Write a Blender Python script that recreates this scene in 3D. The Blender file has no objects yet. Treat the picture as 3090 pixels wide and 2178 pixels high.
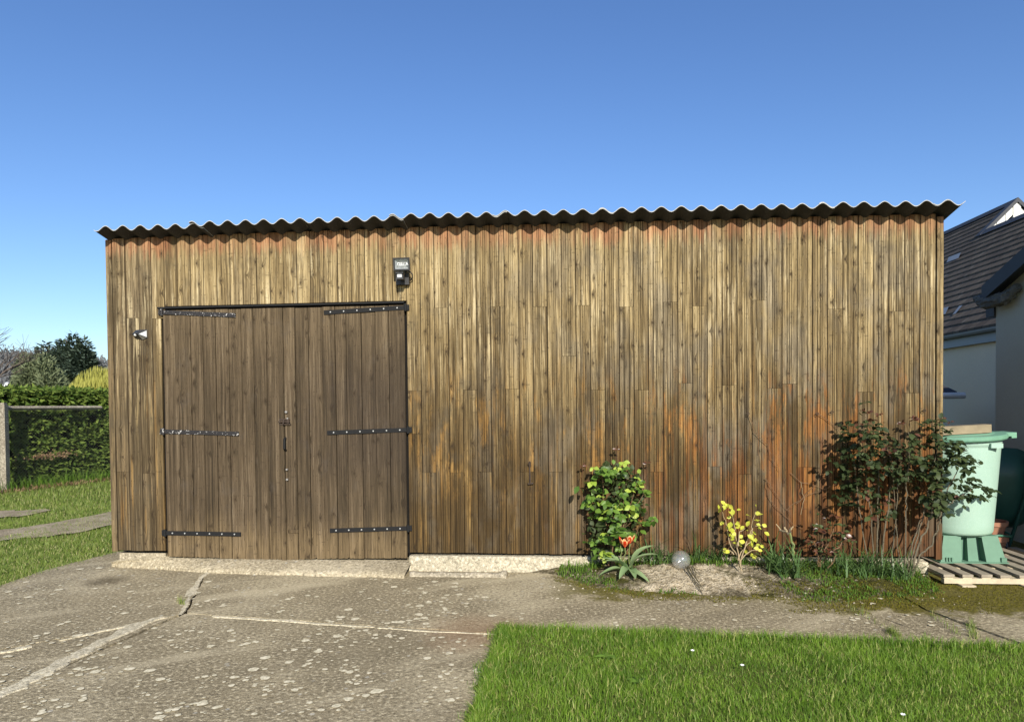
import bpy, math, random
import numpy as np
from mathutils import Vector, Matrix, noise as mnoise

random.seed(7)
RNG = np.random.default_rng(7)
S = bpy.context.scene
COL = S.collection

# ------------------------------------------------------------------ camera
YAW, PITCH, ROLL = 0.08157, -0.022301, -0.0093539
CAM = np.array([4.44726, -6.49869, 1.54959])
FPX, PX, PY = 2088.0, 1545.0, 1272.608            # focal length and principal point in photo pixels (3090 x 2178)
FW = np.array([-math.sin(YAW) * math.cos(PITCH), math.cos(YAW) * math.cos(PITCH), math.sin(PITCH)])
_r = np.array([math.cos(YAW), math.sin(YAW), 0.0]); _u = np.cross(_r, FW)
RT = math.cos(ROLL) * _r + math.sin(ROLL) * _u
UP = -math.sin(ROLL) * _r + math.cos(ROLL) * _u
cd = bpy.data.cameras.new("camera"); cam = bpy.data.objects.new("camera", cd); COL.objects.link(cam)
cd.sensor_width = 36.0; cd.lens = 36.0 * FPX / 3090.0
cd.shift_x = 0.0; cd.shift_y = (PY - 1089.0) / 3090.0
cd.clip_start = 0.05; cd.clip_end = 3000
cam.matrix_world = Matrix(((RT[0], UP[0], -FW[0], CAM[0]), (RT[1], UP[1], -FW[1], CAM[1]), (RT[2], UP[2], -FW[2], CAM[2]), (0, 0, 0, 1)))
S.camera = cam

# ------------------------------------------------------------------ world and sun
SUN_EL, SUN_AZ = math.radians(28.0), math.radians(13.5)      # elevation; azimuth to the right of straight behind the camera side
sunv = Vector((math.sin(SUN_AZ) * math.cos(SUN_EL), -math.cos(SUN_AZ) * math.cos(SUN_EL), math.sin(SUN_EL)))
w = bpy.data.worlds.new("World"); S.world = w; w.use_nodes = True
wt = w.node_tree; wt.nodes.clear()
sk = wt.nodes.new("ShaderNodeTexSky"); sk.sky_type = 'NISHITA'; sk.sun_disc = False
sk.sun_elevation = SUN_EL; sk.sun_rotation = math.pi - SUN_AZ
sk.altitude = 100; sk.air_density = 1.0; sk.dust_density = 0.6; sk.ozone_density = 4.0
bg = wt.nodes.new("ShaderNodeBackground"); bg.inputs[1].default_value = 0.125
wo = wt.nodes.new("ShaderNodeOutputWorld")
hs = wt.nodes.new('ShaderNodeHueSaturation'); hs.inputs['Hue'].default_value = 0.508; hs.inputs['Saturation'].default_value = 1.12
wt.links.new(sk.outputs[0], hs.inputs['Color']); wt.links.new(hs.outputs[0], bg.inputs[0]); wt.links.new(bg.outputs[0], wo.inputs[0])
sl = bpy.data.lights.new("sun", 'SUN'); sl.energy = 5.0; sl.angle = math.radians(0.5); sl.color = (1.0, 0.945, 0.84)
so = bpy.data.objects.new("sun", sl); COL.objects.link(so); so.location = (6, -12, 12)
so.rotation_euler = sunv.to_track_quat('Z', 'Y').to_euler()
S.view_settings.view_transform = 'Standard'; S.view_settings.look = 'None'
S.view_settings.exposure = 0.42; S.view_settings.gamma = 1.0
S.view_settings.use_curve_mapping = False
S.cycles.max_bounces = 6; S.cycles.diffuse_bounces = 3; S.cycles.transparent_max_bounces = 12

# ------------------------------------------------------------------ pixel rays onto real planes
def _ray(x, y): return FW + RT * (x - PX) / FPX + UP * (PY - y) / FPX
def _pl(x, y, ax, v):
    d = _ray(x, y); return Vector(CAM + d * (v - CAM[ax]) / d[ax])
def W(x, y, v=0.0): return _pl(x, y, 1, v)
def G(x, y, v=0.0): return _pl(x, y, 2, v)
def XP(x, y, v): return _pl(x, y, 0, v)
def proj(p):
    d = np.asarray(p) - CAM; z = d @ FW
    return PX + FPX * (d @ RT) / z, PY - FPX * (d @ UP) / z, z

# ------------------------------------------------------------------ object helpers
class MB:
    def __init__(s): s.v = []; s.f = []; s.m = []; s.smooth = False
    def add(s, vs, fs, mi=0):
        o = len(s.v); s.v += [tuple(q) for q in vs]
        for f in fs: s.f.append(tuple(o + i for i in f)); s.m.append(mi)
    def box(s, a, b, mi=0, M=None):
        x0, y0, z0 = a; x1, y1, z1 = b
        vs = [Vector(q) for q in ((x0, y0, z0), (x1, y0, z0), (x1, y1, z0), (x0, y1, z0), (x0, y0, z1), (x1, y0, z1), (x1, y1, z1), (x0, y1, z1))]
        if M is not None: vs = [M @ q for q in vs]
        s.add(vs, [(0, 3, 2, 1), (4, 5, 6, 7), (0, 1, 5, 4), (1, 2, 6, 5), (2, 3, 7, 6), (3, 0, 4, 7)], mi)
    def tube(s, pts, rad, n=6, mi=0, cap=True):
        pts = [Vector(p) for p in pts]
        if not hasattr(rad, '__len__'): rad = [rad] * len(pts)
        rings = []; prev = None
        for i, p in enumerate(pts):
            t = (pts[min(i + 1, len(pts) - 1)] - pts[max(i - 1, 0)])
            if t.length < 1e-9: t = Vector((0, 0, 1))
            t.normalize()
            if prev is None:
                a = Vector((0, 0, 1)) if abs(t.z) < .9 else Vector((1, 0, 0)); e = t.cross(a).normalized()
            else: e = (prev - t * prev.dot(t)).normalized()
            prev = e; b = t.cross(e)
            rings.append([p + (e * math.cos(2 * math.pi * k / n) + b * math.sin(2 * math.pi * k / n)) * rad[i] for k in range(n)])
        vs = [q for r in rings for q in r]; fs = []
        for i in range(len(rings) - 1):
            for k in range(n): fs.append((i * n + k, i * n + (k + 1) % n, (i + 1) * n + (k + 1) % n, (i + 1) * n + k))
        if cap: fs.append(tuple(reversed(range(n)))); fs.append(tuple((len(rings) - 1) * n + k for k in range(n)))
        s.add(vs, fs, mi)
    def lathe(s, prof, c, n=32, mi=0, M=None, sx=1.0, sy=1.0):
        vs = []; fs = []
        for r, z in prof:
            for k in range(n):
                a = 2 * math.pi * k / n; q = Vector((r * math.cos(a) * sx, r * math.sin(a) * sy, z))
                if M is not None: q = M @ q
                vs.append(q + Vector(c))
        for i in range(len(prof) - 1):
            for k in range(n): fs.append((i * n + k, i * n + (k + 1) % n, (i + 1) * n + (k + 1) % n, (i + 1) * n + k))
        s.add(vs, fs, mi)
    def mesh(s, name, mats):
        me = bpy.data.meshes.new(name); me.from_pydata(s.v, [], s.f)
        for m in (mats if isinstance(mats, (list, tuple)) else [mats]): me.materials.append(m)
        me.polygons.foreach_set('material_index', s.m)
        if s.smooth: me.polygons.foreach_set('use_smooth', [True] * len(s.f))
        me.update(); return me
    def build(s, name, mats, parent=None, **tags):
        return link(name, s.mesh(name, mats), parent, **tags)
ROOTLOC = {}
def tag(o, label=None, cat=None, group=None, kind=None):
    if label: o['label'] = label
    if cat: o['category'] = cat
    if group: o['group'] = group
    if kind: o['kind'] = kind
    return o
def wloc(o):
    v = Vector((0, 0, 0))
    while o is not None: v = v + o.location; o = o.parent
    return v
def link(name, data, parent=None, loc=None, **tags):
    """links data (in world coordinates unless loc is given); parents are unrotated Empties or meshes"""
    o = bpy.data.objects.new(name, data); COL.objects.link(o)
    p = Vector((0, 0, 0)) if loc is None else Vector(loc)
    if parent is not None: o.parent = parent; p = p - wloc(parent)
    o.location = p
    return tag(o, **tags)
def empty(name, loc, parent=None, **tags): return link(name, None, parent, loc, **tags)
def npmesh(name, V, F, mats, smooth=False):
    """V (n,3); F (m,k) all faces of one size"""
    me = bpy.data.meshes.new(name); n, k = F.shape
    me.vertices.add(len(V)); me.vertices.foreach_set('co', np.ascontiguousarray(V, dtype=np.float32).ravel())
    me.loops.add(n * k); me.loops.foreach_set('vertex_index', F.astype(np.int32).ravel())
    me.polygons.add(n); me.polygons.foreach_set('loop_start', np.arange(0, n * k, k, dtype=np.int32))
    try: me.polygons.foreach_set('loop_total', np.full(n, k, dtype=np.int32))
    except Exception: pass
    for m in (mats if isinstance(mats, (list, tuple)) else [mats]): me.materials.append(m)
    if smooth: me.polygons.foreach_set('use_smooth', [True] * n)
    me.update(calc_edges=True); me.validate(); return me

# ------------------------------------------------------------------ material helpers
class NT:
    def __init__(s, name):
        s.mat = bpy.data.materials.new(name); s.mat.use_nodes = True; s.t = s.mat.node_tree; s.t.nodes.clear()
    def put(s, sock, v):
        if isinstance(v, bpy.types.NodeSocket): s.t.links.new(v, sock)
        elif v is not None:
            if sock.type == 'RGBA' and len(v) == 3: v = (*v, 1.0)
            sock.default_value = v
    def n(s, typ, **kw):
        nd = s.t.nodes.new(typ)
        for k, v in kw.items(): setattr(nd, k, v)
        return nd
    def math(s, op, a, b=None, c=None, clamp=False):
        nd = s.n('ShaderNodeMath', operation=op, use_clamp=clamp)
        for i, v in enumerate((a, b, c)):
            if v is not None: s.put(nd.inputs[i], v)
        return nd.outputs[0]
    def add(s, a, b): return s.math('ADD', a, b)
    def mul(s, a, b): return s.math('MULTIPLY', a, b)
    def mr(s, v, a, b, c=0.0, d=1.0, sm=True):
        nd = s.n('ShaderNodeMapRange'); nd.interpolation_type = 'SMOOTHSTEP' if sm else 'LINEAR'; nd.clamp = True
        for i, q in enumerate((v, a, b, c, d)): s.put(nd.inputs[i], q)
        return nd.outputs[0]
    def pos(s): return s.n('ShaderNodeNewGeometry').outputs['Position']
    def rnd(s): return s.n('ShaderNodeObjectInfo').outputs['Random']
    def isl(s): return s.n('ShaderNodeNewGeometry').outputs['Random Per Island']
    def sep(s, v):
        nd = s.n('ShaderNodeSeparateXYZ'); s.put(nd.inputs[0], v); return nd.outputs
    def comb(s, x, y, z=0.0):
        nd = s.n('ShaderNodeCombineXYZ')
        for i, q in enumerate((x, y, z)): s.put(nd.inputs[i], q)
        return nd.outputs[0]
    def noise(s, vec, scale=1.0, detail=3.0, rough=.55, dist=0.0, col=False):
        nd = s.n('ShaderNodeTexNoise'); s.put(nd.inputs['Vector'], vec)
        for k, v in (('Scale', scale), ('Detail', detail), ('Roughness', rough), ('Distortion', dist)): s.put(nd.inputs[k], v)
        return nd.outputs['Color' if col else 'Fac']
    def voro(s, vec, scale=1.0, rand=1.0, feat='F1', dim='3D'):
        nd = s.n('ShaderNodeTexVoronoi', feature=feat, voronoi_dimensions=dim); s.put(nd.inputs['Vector'], vec)
        s.put(nd.inputs['Scale'], scale); s.put(nd.inputs['Randomness'], rand); return nd.outputs
    def ramp(s, fac, stops, interp='LINEAR'):
        nd = s.n('ShaderNodeValToRGB'); cr = nd.color_ramp; cr.interpolation = interp
        while len(cr.elements) < len(stops): cr.elements.new(.5)
        for e, (p, c) in zip(cr.elements, stops): e.position = p; e.color = (*c, 1.0)
        s.put(nd.inputs[0], fac); return nd.outputs[0]
    def mix(s, f, a, b, mode='MIX'):
        nd = s.n('ShaderNodeMix', data_type='RGBA', blend_type=mode); nd.clamp_factor = True
        s.put(nd.inputs[0], f); s.put(nd.inputs[6], a); s.put(nd.inputs[7], b); return nd.outputs[2]
    def bump(s, h, strength=.5, dist=.01, normal=None):
        nd = s.n('ShaderNodeBump'); s.put(nd.inputs['Height'], h); s.put(nd.inputs['Strength'], strength); s.put(nd.inputs['Distance'], dist)
        if normal is not None: s.put(nd.inputs['Normal'], normal)
        return nd.outputs[0]
    def out(s, sh):
        o = s.n('ShaderNodeOutputMaterial'); s.t.links.new(sh, o.inputs[0]); return s.mat
    def bsdf(s, color, rough=.8, normal=None, metal=0.0, spec=.3, **kw):
        b = s.n('ShaderNodeBsdfPrincipled'); s.put(b.inputs['Base Color'], color); s.put(b.inputs['Roughness'], rough)
        s.put(b.inputs['Metallic'], metal); s.put(b.inputs['Specular IOR Level'], spec)
        if normal is not None: s.put(b.inputs['Normal'], normal)
        for k, v in kw.items(): s.put(b.inputs[k.replace('_', ' ')], v)
        return b.outputs[0]
def plain(name, c, rough=.6, metal=0.0, spec=.4, var=.25, scale=30, bump=.0):
    t = NT(name); p = t.pos(); n = t.noise(p, scale, 4, .6)
    col = t.mix(n, tuple(q * (1 - var) for q in c), tuple(min(1, q * (1 + var)) for q in c))
    nm = t.bump(n, bump, .01) if bump else None
    return t.out(t.bsdf(col, rough, nm, metal, spec))

def wood(kind):
    """weathered boards; kind: wall / door / old"""
    t = NT('weathered_wood_' + kind); P = t.sep(t.pos()); r = t.rnd()
    u = t.add(P[0], t.mul(P[1], .9)); z = P[2]
    off = t.mul(r, 83.0); r2 = t.math('FRACT', t.mul(r, 57.31)); r3 = t.math('FRACT', t.mul(r, 191.7))
    # knots
    kv = t.voro(t.comb(t.add(t.mul(u, 10.0), off), t.add(t.mul(z, 6.5), t.mul(off, 2.3))), 1.0, 1.0, 'F1', '2D')
    keep = t.math('GREATER_THAN', t.sep(kv['Color'])[0], .74)
    kd = kv['Distance']
    kbump = t.mul(t.mr(kd, .42, .02), keep)
    kcore = t.mul(t.mr(t.add(kd, t.mul(t.noise(t.comb(t.mul(u, 120), t.mul(z, 80), off), 1, 2), .08)), .17, .07), keep)
    warp = t.math('SUBTRACT', t.noise(t.comb(t.add(t.mul(u, 5), off), t.mul(z, 1.1), off), 1.0, 3), .5)
    uw = t.add(u, t.add(t.mul(warp, .035), t.mul(kbump, .018)))
    fine = t.noise(t.comb(t.mul(uw, 260), t.mul(z, 3.5), off), 1.0, 3, .6)
    med = t.noise(t.comb(t.mul(uw, 62), t.mul(z, .9), off), 1.0, 4, .62)
    broad = t.noise(t.comb(t.mul(u, 11), t.mul(z, .8), off), 1.0, 4, .6)
    blotch = t.noise(t.comb(t.mul(u, 5), t.mul(z, 3.2), 3.0), 1.0, 5, .62)
    g = t.add(t.mul(med, .62), t.add(t.mul(fine, .30), t.mul(broad, .32)))           # about .35 .. .9
    g = t.add(g, t.mul(t.math('SUBTRACT', r2, .5), .07))
    g = t.math('SUBTRACT', g, t.mul(kbump, .05))
    g = t.add(t.mul(t.math('SUBTRACT', g, .62), 1.35 if kind == 'door' else 1.35), .575)
    if kind == 'door':
        col = t.ramp(g, [(.34, (.034, .025, .015)), (.52, (.078, .058, .034)), (.66, (.125, .092, .056)), (.85, (.24, .19, .125))])
        hi = t.mr(t.add(z, t.mul(t.math('SUBTRACT', broad, .5), .7)), .55, .18)
        col = t.mix(t.mul(hi, .6), col, t.ramp(g, [(.35, (.10, .070, .035)), (.6, (.26, .19, .10)), (.85, (.44, .33, .19))]))
        hi2 = t.mr(t.add(z, t.mul(t.math('SUBTRACT', blotch, .5), 1.2)), 1.55, 2.6)
        col = t.mix(t.mul(hi2, .35), col, t.ramp(g, [(.35, (.11, .080, .045)), (.6, (.21, .155, .088)), (.85, (.40, .31, .18))]))
        dk = t.mul(t.mr(t.add(t.add(P[0], t.mul(t.math('SUBTRACT', blotch, .5), 1.8)), 0.0), 1.75, 2.5), t.mul(t.mr(z, .7, 1.1), t.mr(z, 2.3, 1.7)))
        col = t.mix(t.mul(dk, .35), col, (.055, .042, .034))
        col = t.mix(t.mul(t.mr(blotch, .55, .75), .35), col, (.115, .098, .080))
    else:
        top = t.ramp(g, [(.34, (.080, .058, .029)), (.50, (.205, .154, .078)), (.62, (.335, .258, .132)), (.84, (.66, .54, .31))])
        gl = t.add(t.mul(t.math('SUBTRACT', g, .60), .72), .585)
        low = t.ramp(gl, [(.34, (.024, .016, .007)), (.51, (.062, .041, .017)), (.64, (.100, .065, .025)), (.80, (.24, .155, .058))])
        flake = t.mul(t.mr(t.noise(t.comb(t.mul(u, 40), t.mul(z, 1.1), t.mul(off, .5)), 1, 5, .72), .51, .64), t.mr(t.noise(t.comb(t.mul(u, 4), t.mul(z, 1.4), 13.0), 1, 4, .6), .40, .58))
        zz = t.add(z, t.add(t.mul(t.math('SUBTRACT', broad, .5), 1.5), t.mul(t.math('SUBTRACT', r3, .5), .45)))
        B = t.mr(zz, .75, 2.95)
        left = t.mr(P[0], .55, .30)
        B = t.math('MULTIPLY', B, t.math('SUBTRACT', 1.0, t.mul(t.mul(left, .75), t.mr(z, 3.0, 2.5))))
        col = t.mix(B, low, top)
        grey = t.mul(t.mr(t.noise(t.comb(t.mul(u, 3.1), t.mul(z, 1.3), 9.0), 1, 4, .6), .46, .64), t.mr(P[0], 2.2, 6.2, .35, 1.0))
        col = t.mix(t.mul(grey, .62), col, t.ramp(g, [(.36, (.060, .052, .040)), (.55, (.165, .145, .110)), (.82, (.36, .32, .25))]))
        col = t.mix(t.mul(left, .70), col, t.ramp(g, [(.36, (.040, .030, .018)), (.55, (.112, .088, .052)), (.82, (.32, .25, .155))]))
        col = t.mix(t.mul(t.mul(flake, .75), t.mr(z, .5, 2.2, .18, 1.0)), col, t.mix(t.mr(z, 1.0, 2.6), (.42, .31, .14), (.70, .60, .385)))
        sm = t.mr(blotch, .53, .70)
        col = t.mix(t.mul(sm, .42), col, (.085, .075, .055))
        # golden stain left in streaks
        gold = t.mul(t.mr(t.noise(t.comb(t.mul(u, 17), t.mul(z, .75), 21.0), 1, 4, .6), .56, .70), t.mul(t.mr(z, 2.7, 1.3), t.mr(z, .1, .45)))
        col = t.mix(t.mul(gold, .62), col, t.ramp(g, [(.36, (.12, .056, .014)), (.6, (.32, .185, .055)), (.85, (.62, .45, .19))]))
        # red-orange stain: under the eave and low on the right
        rag = t.noise(t.comb(t.mul(u, 23), t.mul(z, 2.4), 5.0), 1, 4, .65)
        eave = t.mul(t.mr(t.add(z, t.mul(t.math('SUBTRACT', rag, .5), .42)), 3.00, 3.15), t.mr(t.noise(t.comb(t.mul(u, 3.5), 0.0, 31.0), 1, 3, .6), .38, .58, .25, 1.0))
        col = t.mix(t.mul(eave, .80), col, t.ramp(g, [(.36, (.16, .068, .036)), (.6, (.40, .185, .098)), (.85, (.62, .37, .215))]))
        reg = t.mul(t.mr(P[0], 3.4, 6.9), t.mr(t.add(z, t.mul(t.math('SUBTRACT', rag, .5), .9)), 1.60, .95))
        pat = t.mr(t.add(t.noise(t.comb(t.mul(u, 14), t.add(t.mul(z, .95), t.mul(r, 1.3)), t.mul(r, 2.0)), 1, 4, .62), t.mul(t.math('SUBTRACT', reg, .5), .10)), .50, .60)
        col = t.mix(t.mul(t.mul(pat, reg), .62), col, t.ramp(g, [(.36, (.080, .024, .006)), (.6, (.25, .088, .022)), (.85, (.52, .24, .065))]))
        om = t.mul(t.mul(t.mr(P[0], 1.6, 3.6), t.mr(t.add(z, t.mul(t.math('SUBTRACT', rag, .5), .5)), 2.0, 1.55)), t.mr(t.add(z, t.mul(t.math('SUBTRACT', rag, .5), .5)), .45, 1.15))
        on = t.mr(t.noise(t.comb(t.mul(u, 7.5), t.add(t.mul(z, 1.5), t.mul(r, 1.6)), t.mul(r, .8)), 1, 5, .72), .515, .66)
        oc = t.mix(t.mr(P[0], 4.2, 5.8), t.ramp(g, [(.36, (.13, .068, .016)), (.6, (.36, .205, .060)), (.85, (.68, .47, .19))]), t.ramp(g, [(.36, (.11, .042, .010)), (.6, (.33, .135, .032)), (.85, (.62, .34, .10))]))
        col = t.mix(t.mul(t.mul(om, on), .74), col, oc)
        brown = t.mul(t.mr(P[0], 5.0, 7.0), t.mr(z, .95, .2))
        col = t.mix(t.mul(brown, .55), col, (.075, .033, .013))
    chk = t.mr(t.noise(t.comb(t.mul(uw, 420), t.mul(z, 2.2), off), 1.0, 2, .5), .36, .28)
    col = t.mix(t.mul(chk, .40), col, (.045, .033, .020))
    ring = t.mul(t.mul(t.mr(kd, .34, .16), keep), t.mr(t.math('SINE', t.mul(kd, 95.0)), -.2, .9))
    col = t.mix(t.mul(ring, .32), col, (.05, .036, .02))
    col = t.mix(t.mul(kcore, .80), col, (.045, .030, .017))
    d1 = t.mr(t.noise(t.comb(t.mul(u, 150), t.mul(z, 7), off), 1.0, 3, .6), .52, .34)
    col = t.mix(t.mul(d1, .42), col, (.035, .025, .015))
    fv = t.voro(t.comb(t.add(t.mul(u, 46), off), t.mul(z, 21.0)), 1.0, 1.0, 'F1', '2D')
    fk = t.mul(t.mr(fv['Distance'], .20, .08), t.math('GREATER_THAN', t.sep(fv['Color'])[1], .80))
    col = t.mix(t.mul(fk, .55), col, (.030, .021, .013))
    cv = t.voro(t.comb(t.add(t.mul(u, 7.5), t.mul(off, 1.7)), t.mul(z, 24.0)), 1.0, 1.0, 'F1', '2D')
    ck = t.mul(t.mr(t.add(cv['Distance'], t.mul(t.noise(t.comb(t.mul(u, 60), t.mul(z, 60), 0.0), 1, 3), .25)), .34, .22), t.math('GREATER_THAN', t.sep(cv['Color'])[2], .93))
    col = t.mix(t.mul(ck, .38), col, (.045, .032, .02))
    if kind == 'wall':
        fr = t.math('FRACT', t.math('DIVIDE', P[0], .133)); ed = t.mr(t.math('MINIMUM', fr, t.math('SUBTRACT', 1.0, fr)), .060, .012)
        col = t.mix(t.mul(ed, .62), col, (.040, .026, .014))
    h = t.add(t.mul(fine, .5), t.add(t.mul(med, .8), t.mul(kcore, .3)))
    col = t.mix(1.0, col, (.72, .695, .665) if kind == 'door' else (.80, .755, .69), 'MULTIPLY')
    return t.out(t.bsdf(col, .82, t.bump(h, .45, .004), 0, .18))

M = {}
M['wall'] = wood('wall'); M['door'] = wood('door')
M['dark'] = plain('gap_shade_black', (.012, .011, .010), .95, 0, .05)  # near-black colour standing for shade behind boards and in door gaps
M['iron'] = plain('black_iron', (.014, .014, .014), .7, 0, .15, .4, 60, .1)
M['bolt'] = plain('galvanised_bolt', (.42, .42, .40), .5, .3, .4)
M['rust'] = plain('rusty_iron', (.055, .038, .027), .7, .2, .3, .5, 90, .3)
M['steel'] = plain('grey_steel', (.33, .31, .28), .45, .6, .5)
def peeled():
    t = NT('peeling_black_paint'); n = t.noise(t.pos(), 42, 4, .7, .6)
    f = t.mr(n, .60, .63)
    return t.out(t.bsdf(t.mix(f, (.020, .018, .018), (.52, .50, .47)), .55, t.bump(f, .4, .003)))
M['peel'] = peeled()
def concrete(name, base=(.300, .246, .150), light=(.62, .53, .35), moss=True):
    t = NT(name); p = t.pos(); P = t.sep(p)
    g1 = t.noise(p, 120, 3, .7); g2 = t.noise(p, 34, 4, .65); g3 = t.noise(p, 2.3, 5, .6); g4 = t.noise(p, .7, 4, .6)
    g5 = t.noise(p, 40, 2, .65); v = t.voro(p, 75, 1.0)
    peb = t.mr(v['Distance'], .42, .12)
    col = t.mix(t.mr(g3, .36, .66), tuple(q * .80 for q in base), base)
    col = t.mix(t.mul(t.mr(g4, .5, .68), .45), col, light)
    col = t.mix(t.mul(t.mr(g5, .53, .66), .85), col, light); col = t.mix(t.mul(t.mr(g5, .47, .34), .8), col, tuple(q * .42 for q in base))
    col = t.mix(t.mul(t.mr(g1, .52, .72), .6), col, light)
    col = t.mix(t.mul(t.mr(g1, .46, .30), .6), col, tuple(q * .35 for q in base))
    col = t.mix(t.mul(t.mul(peb, t.sep(v['Color'])[1]), .35), col, light)
    col = t.mix(t.mul(t.mr(g2, .45, .32), .45), col, tuple(q * .5 for q in base))
    lv = t.voro(t.add(0.0, 0.0) if False else p, 13.0, 1.0)
    lk = t.math('GREATER_THAN', t.sep(lv['Color'])[0], .62)
    lp = t.mul(t.mr(t.add(lv['Distance'], t.mul(g2, .20)), .32, .25), lk)
    lz = t.mr(t.noise(p, .8, 3, .6), .45, .62)
    col = t.mix(t.mul(t.mul(lp, lz), .7), col, (.50, .47, .39))
    if moss:
        sw = t.noise(t.comb(t.add(t.mul(P[0], 1.5), t.mul(P[1], -2.2)), t.add(t.mul(P[0], .35), t.mul(P[1], .25)), 2.0), 1.0, 5, .6)
        col = t.mix(t.mul(t.mr(sw, .52, .66), .40), col, light); col = t.mix(t.mul(t.mr(sw, .46, .34), .35), col, tuple(q * .55 for q in base))
        nz = t.math('SUBTRACT', t.noise(p, 4.5, 5, .65), .5)
        e = t.add(P[1], t.mul(nz, .9))
        m1 = t.mul(t.mr(P[0], 5.7, 6.9), t.mr(e, -1.32, -1.10))
        m2 = t.mul(t.mul(t.mr(P[0], 4.2, 4.6), t.mr(e, -1.0, -.78)), .9)
        mm = t.math('MAXIMUM', m1, m2)
        mcol = t.ramp(g2, [(.3, (.040, .034, .005)), (.55, (.130, .110, .013)), (.75, (.25, .21, .04))])
        col = t.mix(t.mul(mm, .92), col, mcol)
        # dark brown patch on the left slab, rusty smear by the lawn corner
        d = t.n('ShaderNodeVectorMath', operation='DISTANCE'); t.put(d.inputs[0], p); q = G(322, 1752); t.put(d.inputs[1], tuple(q))
        st = t.mr(t.add(d.outputs['Value'], t.mul(nz, .25)), .26, .05)
        col = t.mix(t.mul(st, .62), col, (.055, .038, .018))
        d = t.n('ShaderNodeVectorMath', operation='DISTANCE'); t.put(d.inputs[0], p); q = G(1440, 1905); t.put(d.inputs[1], tuple(q))
        col = t.mix(t.mul(t.mr(t.add(d.outputs['Value'], t.mul(nz, .4)), .55, .1), .4), col, (.30, .17, .09))
    h = t.add(t.mul(g1, .6), t.add(t.mul(g2, .8), t.mul(peb, .35)))
    return t.out(t.bsdf(col, .92, t.bump(h, .7, .012), 0, .15))
M['concrete'] = concrete('weathered_concrete')
M['mortar'] = concrete('pale_mortar', (.36, .30, .195), (.58, .50, .35), False)
M['joint'] = concrete('joint_mortar', (.60, .525, .36), (.76, .68, .50), False)
M['plinth'] = concrete('lime_plinth', (.47, .41, .29), (.68, .62, .47), False)
M['curb'] = concrete('grey_curb', (.36, .31, .22), (.55, .48, .36), False)
def sheet_mat():
    t = NT('fibre_cement'); p = t.pos(); n = t.noise(p, 9, 5, .65); f = t.noise(p, 90, 3, .6)
    up = t.sep(t.n('ShaderNodeNewGeometry').outputs['Normal'])[2]
    c = t.mix(n, (.038, .036, .036), (.078, .073, .070)); c = t.mix(t.mr(f, .58, .72), c, (.13, .125, .12))
    c = t.mix(t.mul(t.mr(t.noise(p, 16, 3), .48, .60), t.mr(up, .0, .35)), c, (.42, .41, .38))
    return t.out(t.bsdf(c, .9, t.bump(f, .3, .004), 0, .1))
M['sheet'] = sheet_mat()
M['sheetedge'] = plain('sunlit_sheet_edge', (.40, .39, .36), .9, 0, .1, .5, 40)  # pale colour paints the sunlit rim along the sheet edges

# ------------------------------------------------------------------ ground
PW = .133                                             # board width
def soil_mat(name, a, b, c, sc=1.0):
    t = NT(name); p = t.pos(); n = t.noise(p, 6 * sc, 6, .65); f = t.noise(p, 70 * sc, 4, .7)
    col = t.mix(t.mr(n, .35, .65), a, b); col = t.mix(t.mr(f, .55, .75), col, c); col = t.mix(t.mul(t.mr(f, .44, .3), .6), col, tuple(q * .4 for q in a))
    return t.out(t.bsdf(col, .95, t.bump(t.add(f, n), .8, .02), 0, .1))
M['ground'] = soil_mat('turf_soil', (.085, .105, .022), (.12, .145, .03), (.17, .17, .06))
M['dirt'] = soil_mat('dirt_track', (.26, .21, .135), (.42, .35, .24), (.60, .52, .38), .6)
M['soil'] = soil_mat('dark_soil', (.075, .060, .036), (.12, .098, .06), (.22, .19, .13))
b = MB(); b.add([(-900, -60, -.05), (900, -60, -.05), (900, 1500, -.05), (-900, 1500, -.05)], [(0, 1, 2, 3)])
b.build('ground', M['ground'], kind='structure')

def jag(a, b2, step=.07, amp=.008, seed=0):
    a = Vector(a); b2 = Vector(b2); n = max(1, int((b2 - a).length / step)); d = (b2 - a).normalized(); s = Vector((-d.y, d.x, 0)); o = []
    for i in range(n):
        q = a.lerp(b2, i / n)
        if 0 < i: q = q + s * amp * (mnoise.noise(Vector((q.x * 6 + seed, q.y * 6, seed))) * 1.6 + random.uniform(-.5, .5))
        o.append(q)
    return o
def poly_slab(name, pts, mat, parent, z=0.0, th=.04, amp=.008, step=.07, seed=0, inset=.0):
    ring = []
    for i in range(len(pts)): ring += jag(pts[i], pts[(i + 1) % len(pts)], step, amp, seed + i)
    n = len(ring); m = MB()
    m.add([(q.x, q.y, z) for q in ring] + [(q.x, q.y, z - th) for q in ring], [tuple(range(n))] + [(i, n + i, n + (i + 1) % n, (i + 1) % n) for i in range(n)])
    return m.build(name, mat, parent)
g2 = lambda x, y: Vector((G(x, y).x, G(x, y).y, 0))
apron = empty('concrete_paving', (1.5, -1.5, 0)); apron['kind'] = 'structure'
N1, N0, J1 = g2(560, 1850), g2(440, 1880), g2(625, 1724)
A = lambda q, dx, dy: q + Vector((dx, dy, 0))
e_left = [g2(352, 1664), g2(250, 1690), g2(140, 1718), g2(0, 1765)]
d_l = (g2(0, 1960) - g2(440, 1880)).normalized(); far1 = g2(0, 1960) + d_l * 1.6
d_m = (g2(0, 2098) - N1).normalized(); far2 = g2(0, 2098) + d_m * 3.0
far0 = g2(0, 1765) + Vector((-.55, -1.6, 0))
R4a, R4b = g2(2545, 1822), g2(2905, 1950); R5a, R5b = g2(2795, 1840), g2(3090, 1945)
d4 = (R4b - R4a).normalized(); d5 = (R5b - R5a).normalized()
X0 = G(1508, 1906).x; Y0 = G(1508, 1906).y
g = .006
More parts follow.
